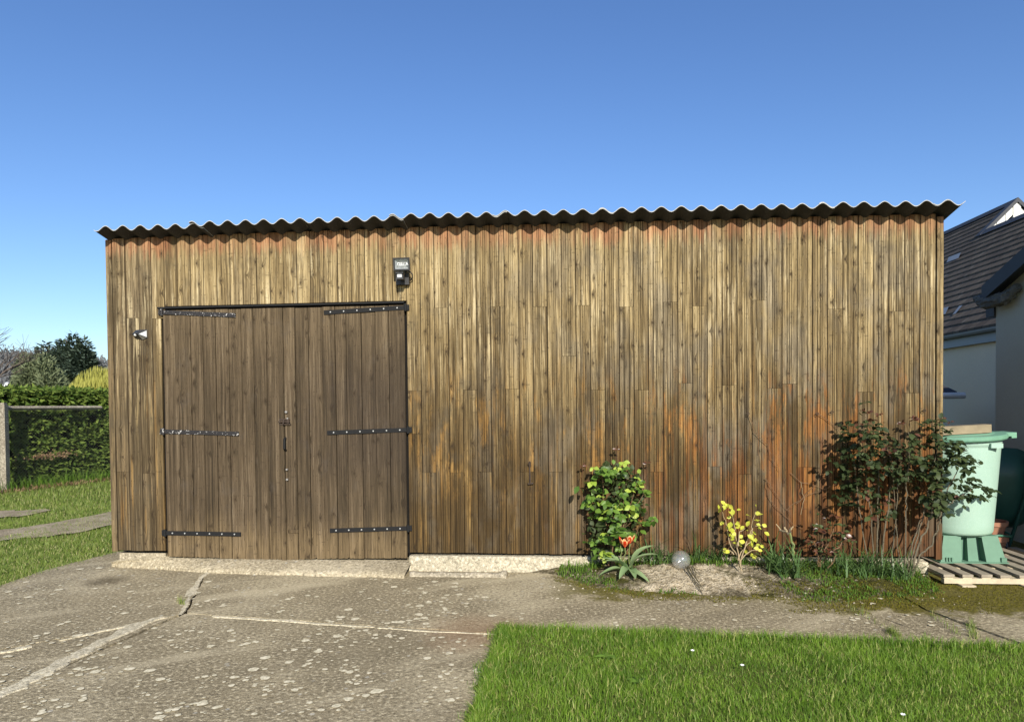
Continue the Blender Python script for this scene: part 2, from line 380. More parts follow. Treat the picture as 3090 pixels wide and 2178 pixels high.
poly_slab('slab', [Vector((-.1, .9, 0)), e_left[0], e_left[1], e_left[2], e_left[3], far0, A(far1, 0, g), A(N0, -.03, g), A(N1, -.02, g), A(J1, -g, 0), Vector((1.1, .9, 0))], M['concrete'], apron, seed=1)
poly_slab('slab', [A(N0, -.05, -g), A(far1, 0, -g), far0 + Vector((-.6, -2.2, 0)), A(far2, 0, g), A(N1, -.04, 0)], M['concrete'], apron, seed=11, z=-.003)
poly_slab('slab', [Vector((1.12, .9, 0)), A(J1, g, 0), A(N1, .01, g), A(g2(1500, 1910), 0, g), Vector((X0 + .1, Y0 - .25, 0)), Vector((7.9, Y0 - .25, 0)), A(R4b, -g, -g), A(R4a, -g, -g), A(R4a, -.1, .9), Vector((6.6, .9, 0))], M['concrete'], apron, seed=21, z=.001)
poly_slab('slab', [A(N1, 0, -g), A(far2, 0, -g), Vector((-2.2, -9.5, 0)), Vector((4.1, -9.5, 0)), Vector((X0 + .1, Y0 - .25, 0)), A(g2(1500, 1910), 0, -g)], M['concrete'], apron, seed=31)
poly_slab('slab', [A(R4a, g, g), A(R4b, g, g), R4b + d4 * .5, R5b + d5 * .0 + Vector((-.02, -.02, 0)), A(R5a, -g, -g), A(R5a, -.05, 1.8), A(R4a, -.05, 1.8)], M['concrete'], apron, seed=41, z=-.002)
poly_slab('slab', [A(R5a, g, g), A(R5b, g, g), R5b + d5 * 1.5, Vector((9.9, -1.6, 0)), Vector((9.9, 7, 0)), Vector((7.6, 7, 0)), A(R5a, .02, 1.8)], M['concrete'], apron, seed=51, z=.004)
b = MB(); b.add([(-3.5, -9.6, -.03), (10.2, -9.6, -.03), (10.2, 7.0, -.03), (-.62, 1.0, -.03)], [(0, 1, 2, 3)]); b.build('soil_under_paving', M['soil'], kind='structure')

def strip(name, pts, wds, mat, parent, h=.006, seed=0):
    h = min(h, .007)
    """raised irregular mortar strip along ground points"""
    P2 = []
    for i in range(len(pts) - 1):
        n = max(2, int((pts[i + 1] - pts[i]).length / .05))
        for k in range(n): f = k / n; P2.append((pts[i].lerp(pts[i + 1], f), wds[i] * (1 - f) + wds[i + 1] * f))
    P2.append((pts[-1], wds[-1])); V = []; F = []
    for i, (q, wd) in enumerate(P2):
        d = (P2[min(i + 1, len(P2) - 1)][0] - P2[max(0, i - 1)][0]).normalized(); s = Vector((-d.y, d.x, 0))
        a = wd * .5 * (1 + 1.0 * mnoise.noise(Vector((q.x * 7, q.y * 7, seed))) + .7 * mnoise.noise(Vector((q.x * 25, q.y * 25, seed)))); c = wd * .5 * (1 + 1.0 * mnoise.noise(Vector((q.x * 7, q.y * 7, seed + 9))) + .7 * mnoise.noise(Vector((q.x * 25, q.y * 25, seed + 5))))
        a = max(a, .004); c = max(c, .004); hh = h * (.7 + .5 * mnoise.noise(Vector((q.x * 9, q.y * 9, seed + 4))))
        V += [q + s * a + Vector((0, 0, -.004)), q + s * a * .8 + Vector((0, 0, hh)), q - s * c * .8 + Vector((0, 0, hh)), q - s * c + Vector((0, 0, -.004))]
        if i: F += [((i - 1) * 4 + k, i * 4 + k, i * 4 + k + 1, (i - 1) * 4 + k + 1) for k in range(3)]
    m = MB(); m.add(V, F); return m.build(name, mat, parent)
strip('mortar_joint', [g2(630, 1722), g2(597, 1757), g2(575, 1785)], [.06, .05, .07], M['joint'], apron, seed=1)
strip('mortar_joint', [g2(572, 1800), g2(556, 1836), g2(545, 1856)], [.045, .03, .04], M['joint'], apron, seed=12)
strip('mortar_joint', [g2(583, 1775), g2(568, 1800)], [.10, .07], M['joint'], apron, seed=2)
strip('mortar_joint', [g2(490, 1862), g2(420, 1882), g2(300, 1940), g2(170, 2010), g2(0, 2095), g2(-120, 2150)], [.05, .11, .09, .10, .10, .08], M['joint'], apron, .012, seed=3)
strip('mortar_joint', [g2(425, 1880), g2(300, 1904), g2(180, 1932)], [.05, .028, .02], M['joint'], apron, seed=4)
strip('mortar_joint', [g2(95, 1950), g2(60, 1958), g2(0, 1968), g2(-60, 1980)], [.05, .055, .03, .03], M['joint'], apron, seed=5)
strip('mortar_joint', [g2(640, 1859), g2(780, 1868), g2(900, 1876), g2(1000, 1884), g2(1130, 1892)], [.045, .04, .04, .035, .018], M['joint'], apron, seed=6)
strip('mortar_joint', [g2(1140, 1894), g2(1300, 1905), g2(1420, 1910), g2(1500, 1914)], [.016, .016, .012, .010], M['joint'], apron, .006, seed=7)
# pale lichen discs grown on the slabs
t = NT('lichen'); n_ = t.noise(t.pos(), 60, 3, .6)
M['lichen'] = t.out(t.bsdf(t.mix(t.mr(n_, .38, .62), (.50, .445, .30), (.74, .665, .48)), .95, None, 0, .1))
lich = [(1668, 285), (1735, 228), (1780, 240), (1820, 262), (1870, 280), (1945, 270), (2050, 312), (2120, 297), (2060, 370), (2100, 385), (1940, 350), (1885, 345), (1610, 368), (1640, 410), (1790, 430), (1825, 425), (1850, 425), (1890, 418), (1925, 410), (1960, 405), (1935, 390), (1968, 433), (2170, 318), (2200, 305), (2240, 310), (2275, 395), (1475, 480), (1560, 490), (1410, 510), (1360, 553), (1470, 560), (1225, 590), (1425, 617), (1335, 610), (1170, 645), (690, 650), (1225, 683), (1745, 743), (1975, 592), (2075, 570), (2085, 623), (2205, 650), (1735, 485), (1800, 490), (1855, 500), (255, 785), (310, 815), (380, 785), (165, 875), (735, 865), (1175, 850), (935, 800), (690, 353), (960, 238), (1250, 283), (1030, 350), (1290, 378), (1065, 465), (885, 465), (790, 510), (600, 640), (590, 540), (440, 655), (740, 690), (340, 570), (120, 240), (270, 275), (40, 285), (30, 425), (460, 175), (370, 180), (515, 185), (2010, 238), (2100, 262), (1580, 402), (1705, 315)]
m = MB()
def disc(x, y, r, z):
    n = 10; ph = random.uniform(0, 6); V = [(x, y, z + .0022)]
    for k in range(n):
        a = 2 * math.pi * k / n; rr = r * (1 + .35 * mnoise.noise(Vector((x * 20 + math.cos(a) * 1.3, y * 20 + math.sin(a) * 1.3, ph))) + random.uniform(-.12, .12))
        V.append((x + rr * math.cos(a), y + rr * math.sin(a), z + .0012))
    m.add(V, [(0, 1 + k, 1 + (k + 1) % n) for k in range(n)])
for a, c in lich:
    q = G(a * .6534, 1600 + c * .6534); disc(q.x, q.y, random.uniform(.016, .034), .004)
    for _ in range(random.choice((0, 1, 2, 3))): disc(q.x + random.gauss(0, .08), q.y + random.gauss(0, .08), random.uniform(.006, .016), .004)
for _ in range(1100):
    px = random.uniform(0, 1480); py = 1760 + 400 * random.random() ** 1.0
    if mnoise.noise(Vector((px / 160, py / 70, 3))) < .02: continue
    q = G(px, py)
    if q.y > -.35: continue
    disc(q.x, q.y, abs(random.gauss(0, .008)) + .006, .004)
for _ in range(60):
    q = G(random.uniform(1500, 2900), random.uniform(1800, 1930)); disc(q.x, q.y, random.uniform(.006, .022), .005)
m.build('lichen_spots', M['lichen'], kind='stuff')

# lawn bed and dirt track
lawn_edge = [g2(1508, 1906), g2(2000, 1922), g2(2500, 1943), g2(3090, 1966)]
lp = lawn_edge + [lawn_edge[-1] + Vector((2.6, -.12, 0)), Vector((9.9, -9.5, 0)), Vector((4.05, -9.5, 0)), g2(1400, 2178), g2(1455, 2060)]
poly_slab('lawn_soil', lp, M['ground'], None, z=.012, th=.03, amp=.03, seed=3)['kind'] = 'structure'
def band(name, top, bot, mat, z):
    V = [(q.x, q.y, z + .012 * mnoise.noise(q * 2)) for q in top + bot]; n = len(top); mm = MB()
    mm.add(V, [(i, n + i, n + i + 1, i + 1) for i in range(n - 1)]); return mm.build(name, mat, kind='structure')
def dense(pts, k=26):
    o = []
    for i in range(len(pts) - 1):
        for j in range(k):
            q = pts[i].lerp(pts[i + 1], j / k); o.append(q + Vector((0, .22 * mnoise.noise(q * 1.7) + .22 * mnoise.noise(q * 5) + .08 * mnoise.noise(q * 17), 0)))
    return o + [pts[-1]]
tr_top = [g2(-160, 1606), g2(0, 1597), g2(120, 1585), g2(240, 1563), g2(345, 1540), g2(470, 1512)]
tr_bot = [g2(-160, 1640), g2(0, 1628), g2(120, 1624), g2(240, 1606), g2(345, 1580), g2(470, 1550)]
band('dirt_track', dense(tr_top), dense(tr_bot), M['dirt'], .0)
tu_top = [g2(-160, 1548), g2(0, 1543), g2(70, 1537), g2(135, 1533)]; tu_bot = [g2(-160, 1568), g2(0, 1563), g2(80, 1554), g2(140, 1540)]
band('dirt_track', dense(tu_top), dense(tu_bot), M['dirt'], .0)

# flower bed: a low mound along the wall
def bed_mat():
    t = NT('flower_bed_soil'); p = t.pos(); P = t.sep(p); n = t.noise(p, 5, 6, .65); f = t.noise(p, 60, 4, .7); c = t.noise(p, 22, 4, .65)
    nn = t.math('SUBTRACT', t.noise(p, 3.2, 5, .7), .5); sand = t.mul(t.mul(t.mr(t.add(P[0], t.mul(nn, 1.3)), 4.9, 5.2), t.mr(t.add(P[0], t.mul(nn, 1.8)), 6.25, 5.8)), t.mr(t.add(P[1], t.mul(nn, .5)), -.14, -.26)); sand = t.mul(sand, t.mr(t.add(P[1], t.mul(nn, .8)), -.86, -.70))
    col = t.mix(t.mr(c, .38, .62), (.115, .094, .055), (.28, .235, .15))
    sc = t.mix(t.mr(c, .38, .6), (.40, .32, .20), (.70, .59, .41))
    col = t.mix(sand, col, sc)
    dk = t.mul(t.mr(f, .48, .36), .75); col = t.mix(dk, col, (.05, .038, .02))
    col = t.mix(t.mul(t.mr(f, .62, .74), .6), col, (.58, .52, .40))
    ms = t.mul(t.mr(t.add(t.noise(p, 7, 4, .6), t.mul(t.mr(P[0], 6.2, 6.9), .16)), .50, .62), t.math('SUBTRACT', 1.0, t.mul(sand, .9)))
    col = t.mix(t.mul(ms, .9), col, t.ramp(c, [(.3, (.03, .03, .006)), (.6, (.095, .090, .016)), (.8, (.17, .15, .035))]))
    return t.out(t.bsdf(col, .95, t.bump(t.add(f, t.mul(c, 1.5)), 1.0, .03), 0, .1))
M['bed'] = bed_mat()
bx0, bx1, by0, by1, NX, NY = 4.0, 7.58, -1.0, .0, 180, 50
front = lambda x: np.interp(x, [4.0, 4.35, 4.7, 5.2, 5.9, 6.5, 7.0, 7.4, 7.6], [-.08, -.22, -.62, -.80, -.86, -.92, -.86, -.75, -.35])
def bed_z(x, y):
    f = front(x) + .13 * mnoise.noise(Vector((x * 3, y * 3, 1))) + .05 * mnoise.noise(Vector((x * 11, y * 11, 1))); k = (y - f) / (0.0 - f)
    if k <= 0: return -.02 + .02 * max(k, -1)
    hgt = np.interp(x, [4.0, 4.4, 5.0, 5.6, 6.2, 7.2, 7.6], [.01, .07, .12, .14, .13, .10, .06])
    return hgt * (1 - (1 - k) ** 1.7) - .012 + .026 * min(1, k * 2) * mnoise.noise(Vector((x * 8, y * 8, 2))) + .011 * mnoise.noise(Vector((x * 26, y * 26, 5)))
V = []; F = []
for j in range(NY + 1):
    for i in range(NX + 1):
        x = bx0 + (bx1 - bx0) * i / NX; y = by0 + (by1 - by0) * j / NY; V.append((x, y, bed_z(x, y)))
for j in range(NY):
    for i in range(NX): a = j * (NX + 1) + i; F.append((a, a + 1, a + NX + 2, a + NX + 1))
me = npmesh('flower_bed', np.array(V), np.array(F), M['bed'], True); link('flower_bed', me, kind='structure')

# ------------------------------------------------------------------ the shed
ROOFZ = 3.203
shed = empty('wooden_shed', (3.87, 2.4, 0), label='long wooden shed of weathered vertical boards with corrugated roof and double doors', cat='shed')
rz_x = [-.1, .142, 3.191, 4.255, 5.8, 6.5, 7.8]; rz_z = [3.196, 3.197, 3.218, 3.208, 3.205, 3.203, 3.190]
roofz = lambda x: float(np.interp(x, rz_x, rz_z))
TH = .022
def plank_mesh(grooves, wdt=PW, name='plank', jagged=None):
    e = .0018; pr = [(e, 0.0), (e, -.019), (e + .0022, -TH)]
    for gx, gw in grooves: pr += [(gx - gw, -TH), (gx - gw * .85, -TH + .015), (gx + gw * .85, -TH + .015), (gx + gw, -TH)]
    pr += [(wdt - e - .0022, -TH), (wdt - e, -.019), (wdt - e, 0.0)]
    n = len(pr); mm = MB()
    bot = [0.0] * n if jagged is None else [jagged(x) for x, _ in pr]
    mm.add([(x, y, bt) for (x, y), bt in zip(pr, bot)] + [(x, y, 1.0) for x, y in pr], [(i, i + 1, n + i + 1, n + i) for i in range(n - 1)] + [tuple(reversed(range(n))), tuple(range(n, 2 * n)), (n - 1, 0, n, 2 * n - 1)])
    return mm.mesh(name, M['wall'])
variants = []
for k in range(7):
    j = lambda: random.uniform(-.004, .004)
    base = [(.044, .0024), (.062, .0021), (.083, .0024)] if k < 4 else [(.048, .0026), (.072, .0022), (.086, .0022)]
    if k == 6: base = [(.040, .0024), (.052, .0021), (.088, .0025)]
    variants.append(plank_mesh([(a + j(), g_) for a, g_ in base]))
flat_variants = [plank_mesh([(.047 + random.uniform(-.01, .01), .0013), (.085 + random.uniform(-.01, .01), .0011)]) for _ in range(4)]
def plank(x, z0, z1, me, sx=1.0, dy=None):
    o = link('plank', me, shed, (x, -.002 - random.uniform(0, .004) if dy is None else dy, z0))
    o.scale = (sx, 1, z1 - z0); o.rotation_euler = (0, random.uniform(-.0006, .0006), random.uniform(-.010, .010)); return o
zpx = lambda x, y: W(x, y).z
J = {0: [1423], 1: [961], 2: [1427], 3: [962], 22: [1179, 1309], 23: [1425], 24: [930], 25: [1425], 26: [1177], 27: [1423], 28: [926], 29: [1174], 30: [1423], 31: [927], 32: [1423], 33: [1075], 34: [923], 35: [1177], 36: [1424], 37: [927], 38: [1177], 39: [1423], 40: [913], 41: [1157], 42: [925], 43: [1407], 44: [1163], 45: [1430], 46: [908], 47: [1172], 48: [1159], 49: [1409], 50: [1426], 51: [934], 53: [1183], 54: [1415], 55: [941], 56: [1186], 57: [1420]}
ZB = .163
lint_z = lambda x: float(np.interp(x, [.46, 2.9], [zpx(497, 931), zpx(1215, 914)]))
for i in range(58):
    x = i * PW; xm = x + PW / 2
    top = roofz(xm) + .03
    pool = variants if i > 14 else flat_variants
    if 22 <= i < 34: pool = variants[:4]
    px = proj((xm, 0, 1.5))[0]
    if 4 <= i <= 21 or i == 3:
        zl = lint_z(max(x, .46)) + .018
        if i == 3:
            zs = zpx(px, 962); plank(x, ZB + .002, zs - .003, random.choice(pool), .68); plank(x, zs, top, random.choice(pool))
        elif i == 21:
            plank(x, zl, top, random.choice(pool))
        else: plank(x, zl, top, random.choice(pool))
        continue
    zs = [ZB + random.uniform(-.004, .004)] + sorted(zpx(px, q) for q in J.get(i, [])) + [top]
    for a, c in zip(zs[:-1], zs[1:]):
        plank(x, a + .0022, c, random.choice(pool))
m = MB(); m.box((-.062, -.030, ZB - .008), (-.004, .03, roofz(0) + .02)); m.build('corner_board', M['wall'], shed)
m = MB(); m.box((58 * PW + .008, -.034, .142), (58 * PW + .062, .028, roofz(7.75) + .005)); m.build('corner_board', M['wall'], shed)
# near-black backing added to stop light leaks and darken gaps; side, rear walls
m = MB(); m.box((-.02, .004, .16), (7.72, .03, 3.18)); m.build('dark_backing', M['dark'], shed)
DEPTH = 4.8
def side(xa, sgn):
    n = 36; pw = DEPTH / n; mm = MB()
    for k in range(n):
        y0 = .03 + k * pw
        zt = roofz(xa) + .05 - (y0 + pw) * .21
        mm.box((min(xa, xa + sgn * TH), y0 + .002, .15), (max(xa, xa + sgn * TH), y0 + pw - .002, zt))
    mm.box((min(xa, xa - sgn * .02), .03, .16), (max(xa, xa - sgn * .02), DEPTH, 2.2)); return mm.build('side_wall', M['wall'], shed)
side(-.03, -1); side(7.70, 1)
m = MB(); m.box((-.05, DEPTH, .15), (7.74, DEPTH + .03, 2.2)); m.build('rear_wall', M['wall'], shed)
# plinth: rough rendered kerb under the boards
m = MB(); n = 90; V = []; F = []
for i in range(n + 1):
    x = 2.93 + (7.58 - 2.93) * i / n; r1 = mnoise.noise(Vector((x * 5, 0, 1))) * .006; r2_ = mnoise.noise(Vector((x * 7, 3, 1))) * .008
    V += [(x, .15, .140 + r1 * .5), (x, -.045 + r1, .140 + r1), (x, -.062 + r2_, .125 + r1), (x, -.070 + r2_, .06), (x, -.082 + r1, -.04)]
    if i: F += [((i - 1) * 5 + k, (i - 1) * 5 + k + 1, i * 5 + k + 1, i * 5 + k) for k in range(4)]
m.add(V, F); m.add([V[0], V[1], V[2], V[3], V[4]], [(0, 1, 2, 3, 4)]); m.add(V[-5:], [(4, 3, 2, 1, 0)])
m.smooth = False; m.build('plinth', M['plinth'], shed)
m = MB(); m.box((-.02, .02, -.03), (.46, .2, .13)); m.build('plinth', M['curb'], shed)
# fillet of mortar at the plinth foot
m = MB(); pts = []; rad = []
for i in range(25):
    f = i / 24; q = g2(1235, 1737).lerp(g2(1530, 1737), f); pts.append((q.x, -.25 + .012 * mnoise.noise(Vector((f * 9, 0, 0))), -.008)); rad.append(.045 + .012 * mnoise.noise(Vector((f * 14, 5, 0))) + (.018 if f > .93 else 0))
m.tube(pts, rad, 10); m.smooth = True; m.build('mortar_fillet', M['curb'], apron)
# door threshold: sloping lime concrete
V = []; F = []; n = 160
for i in range(n + 1):
    x = -.08 + (2.95 + .08) * i / n
    fy = float(np.interp(x, [-.08, .15, .5, .9, 1.3, 2.0, 2.6, 2.95], [-.02, -.06, -.12, -.20, -.27, -.30, -.33, -.36])) + .030 * mnoise.noise(Vector((x * 5, 0, 7))) + .014 * mnoise.noise(Vector((x * 19, 0, 7)))
    h = float(np.interp(x, [-.08, .3, .8, 2.95], [.05, .10, .095, .09]))
    k = .012 * mnoise.noise(Vector((x * 6, 2, 3))) + .006 * mnoise.noise(Vector((x * 22, 2, 3)))
    V += [(x, .12, h), (x, -.04, h - .004), (x, fy * .45, h * .70 + k), (x, fy * .80, h * .45 + k), (x, fy * .97, .022), (x, fy, -.01)]
    if i: F += [((i - 1) * 6 + q, (i - 1) * 6 + q + 1, i * 6 + q + 1, i * 6 + q) for q in range(5)]
m = MB(); m.add(V, F); m.smooth = True; m.build('concrete_threshold', M['mortar'], kind='structure')
# flashing over the doors
za, zb = lint_z(.46), lint_z(2.9)
m = MB(); m.add([(.462, -.040, za - .006), (2.905, -.040, zb - .006), (2.905, -.004, zb - .006), (.462, -.004, za - .006), (.462, -.040, za + .010), (2.905, -.040, zb + .010), (2.905, -.004, zb + .014), (.462, -.004, za + .014)], [(0, 3, 2, 1), (4, 5, 6, 7), (0, 1, 5, 4), (1, 2, 6, 5), (2, 3, 7, 6), (3, 0, 4, 7)])
m.build('door_flashing', M['iron'], shed)
# doors
DY = -.012
bp = [505, 547, 584, 620, 658, 697, 735, 771, 810, 846, 862, 897, 936, 978, 1017, 1050, 1095, 1137, 1178, 1220]
bx = [W(q, 1163).x for q in bp]; bx[0] = .511; bx[-1] = 2.906
bz_px = [513, 640, 750, 870, 1000, 1225]; bz = [zpx(a, c) for a, c in zip(bz_px, (1677, 1680, 1686, 1688, 1684, 1681))]; bzx = [W(a, 1680).x for a in bz_px]
zbot = lambda x: float(np.interp(x, bzx, bz))
door_l = empty('door', (bx[0], 0, .1), shed, label='left shed door of grey brown boards with peeling strap hinges')
door_r = empty('door', (bx[-1], 0, .1), shed, label='right shed door of grey brown boards with latch and studded strap hinges')
for k in range(19):
    x0, x1 = bx[k], bx[k + 1]; wd = x1 - x0; par = door_l if k < 9 else door_r
    zt = lint_z((x0 + x1) / 2) - .024 - random.uniform(0, .006); z0 = zbot((x0 + x1) / 2); H = zt - z0
    rot = 1.0 if 5 <= k <= 14 else .45
    e = .0015; nx = 9
    prof = [(e, 0.0), (e, -.014)] + [(e + .003 + (wd - 2 * e - .006) * i / nx, -TH - (.0006 * math.sin(i * 2.1 + k))) for i in range(nx + 1)] + [(wd - e, -.014), (wd - e, 0.0)]
    yo = random.uniform(-.006, .002); n = len(prof); mm = MB()
    if k == 9: yo = -.016
    sk_ = random.uniform(-.002, .002)
    bots = [rot * (max(0, mnoise.noise(Vector((x0 * 40 + x * 60, k, 0)))) * .035 + random.uniform(0, .006)) for x, _ in prof]
    mm.add([(x0 + x, DY + yo + y, z0 + bt) for (x, y), bt in zip(prof, bots)] + [(x0 + x + sk_, DY + yo + y, z0 + .06) for x, y in prof] + [(x0 + x + sk_, DY + yo + y, zt) for x, y in prof],
           [(r_ * n + i, r_ * n + i + 1, (r_ + 1) * n + i + 1, (r_ + 1) * n + i) for r_ in (0, 1) for i in range(n - 1)] + [tuple(range(2 * n, 3 * n))])
    ob = mm.build('plank', M['door'], par)
    if k == 9: ob['label'] = 'narrow cover strip over the gap between the doors'
for xa, xb, par in ((bx[0], bx[9], door_l), (bx[9], bx[-1], door_r)):
    for zc in (.42, 1.32, 2.3):
        m = MB(); m.box((xa + .03, -.006, zc), (xb - .03, .003, zc + .12)); m.build('ledge', M['door'], par)
m = MB(); m.box((bx[0] - .055, -.001, ZB), (bx[0] - .003, .003, 2.5)); m.build('gap_shade_strip', M['dark'], shed); m = MB(); m.box((bx[-1] + .004, -.001, .1), (bx[-1] + .03, .003, 2.52)); m.build('gap_shade_strip', M['dark'], shed)  # near-black strips paint the shade in the gaps beside the doors
def strap(a, b2, par, mat, nb, hook, lab=None):
    A_ = W(*a); B_ = W(*b2); d = (B_ - A_); L = d.length; ang = math.atan2(d.z, d.x); mm = MB()
    T = Matrix.Translation((A_.x, DY - TH - .008, A_.z)) @ Matrix.Rotation(-ang, 4, 'Y')
    mm.box((0, -.004, -.020), (L, .005, .020), 0, T)
    hx = 0 if hook < 0 else L
    mm.tube([T @ Vector((hx + hook * .014, -.004, -.034)), T @ Vector((hx + hook * .014, -.004, .034))], .013, 8)
    mm.box((min(hx, hx + hook * .05), -.002, -.026), (max(hx, hx + hook * .05), .010, .026), 0, T)
    for i in range(nb):
        x = L * (i + .5) / nb; mm.lathe([(.0, -.006), (.006, -.005), (.008, -.001), (.008, 0)], (0, 0, 0), 8, 1, T @ Matrix.Translation((x, -.004, 0)) @ Matrix.Rotation(math.radians(-90), 4, 'X') @ Matrix.Scale(-1, 4, (0, 0, 1)) @ Matrix.Scale(-1, 4, (0, 0, 1)))
    o = mm.build('strap_hinge', [mat, M['bolt']], par)
    if lab: o['label'] = lab
strap((500, 944), (717, 953), door_l, M['peel'], 0, -1, 'top strap hinge with flaking black and white paint')
strap((505, 1301), (727, 1308), door_l, M['peel'], 0, -1, 'middle strap hinge with flaking black and white paint')
strap((510, 1605), (733, 1609), door_l, M['iron'], 6, -1, 'clean black bottom strap hinge')
strap((982, 945), (1222, 930), door_r, M['iron'], 6, 1)
strap((992, 1305), (1230, 1296), door_r, M['iron'], 6, 1)
strap((1000, 1598), (1230, 1591), door_r, M['iron'], 6, 1)
# latch, handle and nut heads on the meeting boards
yl = DY - TH - .016
m = MB(); q = W(866, 1272); T = Matrix.Translation((q.x, yl - .004, q.z))
m.box((-.055, -.004, .016), (.05, .004, .030), 0, T); m.tube([T @ Vector((-.058, -.012, 0)), T @ Vector((.055, -.012, 0))], .008, 8); m.box((-.05, -.02, -.010), (-.035, 0, .016), 0, T); m.box((.03, -.02, -.012), (.048, 0, .016), 0, T)
m.tube([T @ Vector((0, -.02, .02)), T @ Vector((-.005, -.03, -.025))], .006, 6); m.box((-.055, -.004, -.030), (.06, .004, -.018), 0, T)
m.build('latch_bolt', M['rust'], door_r)
m = MB(); a = W(868, 1323); c = W(868, 1353)
m.tube([(a.x, yl, a.z + .01), (a.x, yl - .028, a.z - .004), (c.x, yl - .030, c.z + .004), (c.x + .005, yl, c.z - .012)], [.010, .012, .012, .009], 8); m.build('door_handle', M['iron'], door_r)
for px, py, rr in ((870, 1243, .014), (874, 1262, .009), (872, 1415, .012), (873, 1445, .013)):
    q = W(px, py); m = MB(); m.lathe([(0, .014), (rr * .8, .013), (rr, .006), (rr, -.004)], (q.x, yl + .002, q.z), 8, 0, Matrix.Rotation(math.radians(90), 4, 'X')); m.build('nut_head', M['steel'], door_r)
m = MB(); q = W(890, 1600); m.box((q.x - .05, yl + .004, q.z - .016), (q.x + .05, yl + .012, q.z + .016)); m.build('repair_patch', M['door'], door_r)
# iron door stay hanging on the boards
m = MB(); a = W(1598, 1398, -.03); c = W(1600, 1458, -.03)
m.tube([(a.x, -.024, a.z + .01), (a.x, -.05, a.z), (a.x + .004, -.045, a.z - .03)], [.012, .014, .010], 8); m.tube([(a.x, -.045, a.z), (c.x, -.045, c.z)], .008, 8); m.tube([(c.x - .02, -.04, c.z - .005), (c.x + .03, -.045, c.z + .002)], .009, 8)
m.build('door_stay', M['rust'], shed)
# screw eyes and the thin wires strung from them
eyes = [(2255, 1248), (2463, 1248), (2507, 1243), (2785, 1238)]
for px, py in eyes:
    q = W(px, py, -.03); m = MB(); m.tube([(q.x, -.02, q.z), (q.x, -.05, q.z)], .0035, 6)
    m.tube([(q.x + .012 * math.cos(a_), -.06, q.z + .012 * math.sin(a_)) for a_ in np.linspace(0, 6.2, 11)], .0028, 5); m.build('screw_eye', M['rust'], shed)

# roof of overlapping corrugated sheets
roof = empty('roof', (3.87, 2.4, 3.2), shed)
PITCHW, AMP = .1737, .0235
xc0 = .104 - .1737 * .0
def sheet(xa, xb, yf, yb, lift, tilt):
    mm = MB(); step = PITCHW / 12; n = int(round((xb - xa) / step)); ys = [yf, 0.0, 1.6, yb]; V = []; F = []
    for iy, y in enumerate(ys):
        for i in range(n + 1):
            x = xa + step * i
            zc = roofz(x) + AMP + AMP * math.cos(2 * math.pi * (x - .245) / PITCHW) - y * .21 + lift * (1 - i / n) + tilt * y * .2
            if iy == 0: zc += .003 * mnoise.noise(Vector((x * 3, xa, 0)))
            V.append((x, y, zc)); V.append((x, y + (0 if iy else 0), zc + .0065))
    N = 2 * (n + 1)
    for iy in range(len(ys) - 1):
        for i in range(n):
            a_ = iy * N + 2 * i; F.append((a_, a_ + N, a_ + N + 2, a_ + 2)); F.append((a_ + 1, a_ + 3, a_ + N + 3, a_ + N + 1))
    mm.add(V, F); E = []
    for i in range(n): a_ = 2 * i; E.append((a_, a_ + 2, a_ + 3, a_ + 1)); b_ = (len(ys) - 1) * N + 2 * i; E.append((b_, b_ + 1, b_ + 3, b_ + 2))
    for iy in range(len(ys) - 1):
        a_ = iy * N; E.append((a_, a_ + 1, a_ + N + 1, a_ + N)); c_ = a_ + 2 * n; E.append((c_, c_ + N, c_ + N + 1, c_ + 1))
    o = len(mm.v) - len(V)
    for f in E: mm.f.append(tuple(o + q for q in f)); mm.m.append(1)
    return mm.build('roof_sheet', [M['sheet'], M['sheetedge']], roof)
xa = -.045; k = 0
while xa < 7.80:
    xb = min(xa + PITCHW * (5.5 + .75), 7.855)
    if xb - xa < .1: break
    sheet(xa, xb, -.222 + random.uniform(-.014, .010), DEPTH + .2, .0075 if k % 2 == 0 else .009, random.uniform(-.006, .006))
    xa += PITCHW * 5.5 if k % 2 else PITCHW * 5.5; k += 1
#---PART2---
# ------------------------------------------------------------------ fixtures on the shed wall
M['plastic'] = plain('black_plastic', (.020, .020, .021), .45, 0, .5, .2, 20)
M['lens'] = plain('grey_lens', (.60, .60, .58), .25, 0, .5, .1, 30)
t = NT('lamp_glass'); gl = t.n('ShaderNodeBsdfGlossy'); gl.inputs['Roughness'].default_value = .05; gl.inputs['Color'].default_value = (.75, .80, .80, 1)
tr_ = t.n('ShaderNodeBsdfTransparent'); mx = t.n('ShaderNodeMixShader'); mx.inputs[0].default_value = .14
t.t.links.new(tr_.outputs[0], mx.inputs[1]); t.t.links.new(gl.outputs[0], mx.inputs[2]); M['glass'] = t.out(mx.outputs[0])
M['reflector'] = plain('dimpled_reflector', (.42, .44, .44), .35, .25, .5, .5, 40, .3)
M['print'] = plain('white_print', (.85, .85, .83), .5)
q = W(1212, 797, -.16); c = q
fl = empty('floodlight', (q.x, -.03, q.z - .1), label='black halogen floodlight with motion sensor on the boards above the right door', cat='floodlight')
fw_, fh_ = .072, .052
R = Matrix.Translation((c.x, c.y, c.z)) @ Matrix.Rotation(math.radians(9), 4, 'X')
m = MB(); m.add([R @ Vector(p) for p in ((-fw_, 0, -fh_), (fw_, 0, -fh_), (fw_, 0, fh_), (-fw_, 0, fh_), (-fw_ * .55, .085, -fh_ * .5), (fw_ * .55, .085, -fh_ * .5), (fw_ * .55, .085, fh_ * .5), (-fw_ * .55, .085, fh_ * .5))], [(4, 5, 6, 7), (0, 1, 5, 4), (1, 2, 6, 5), (2, 3, 7, 6), (3, 0, 4, 7)])
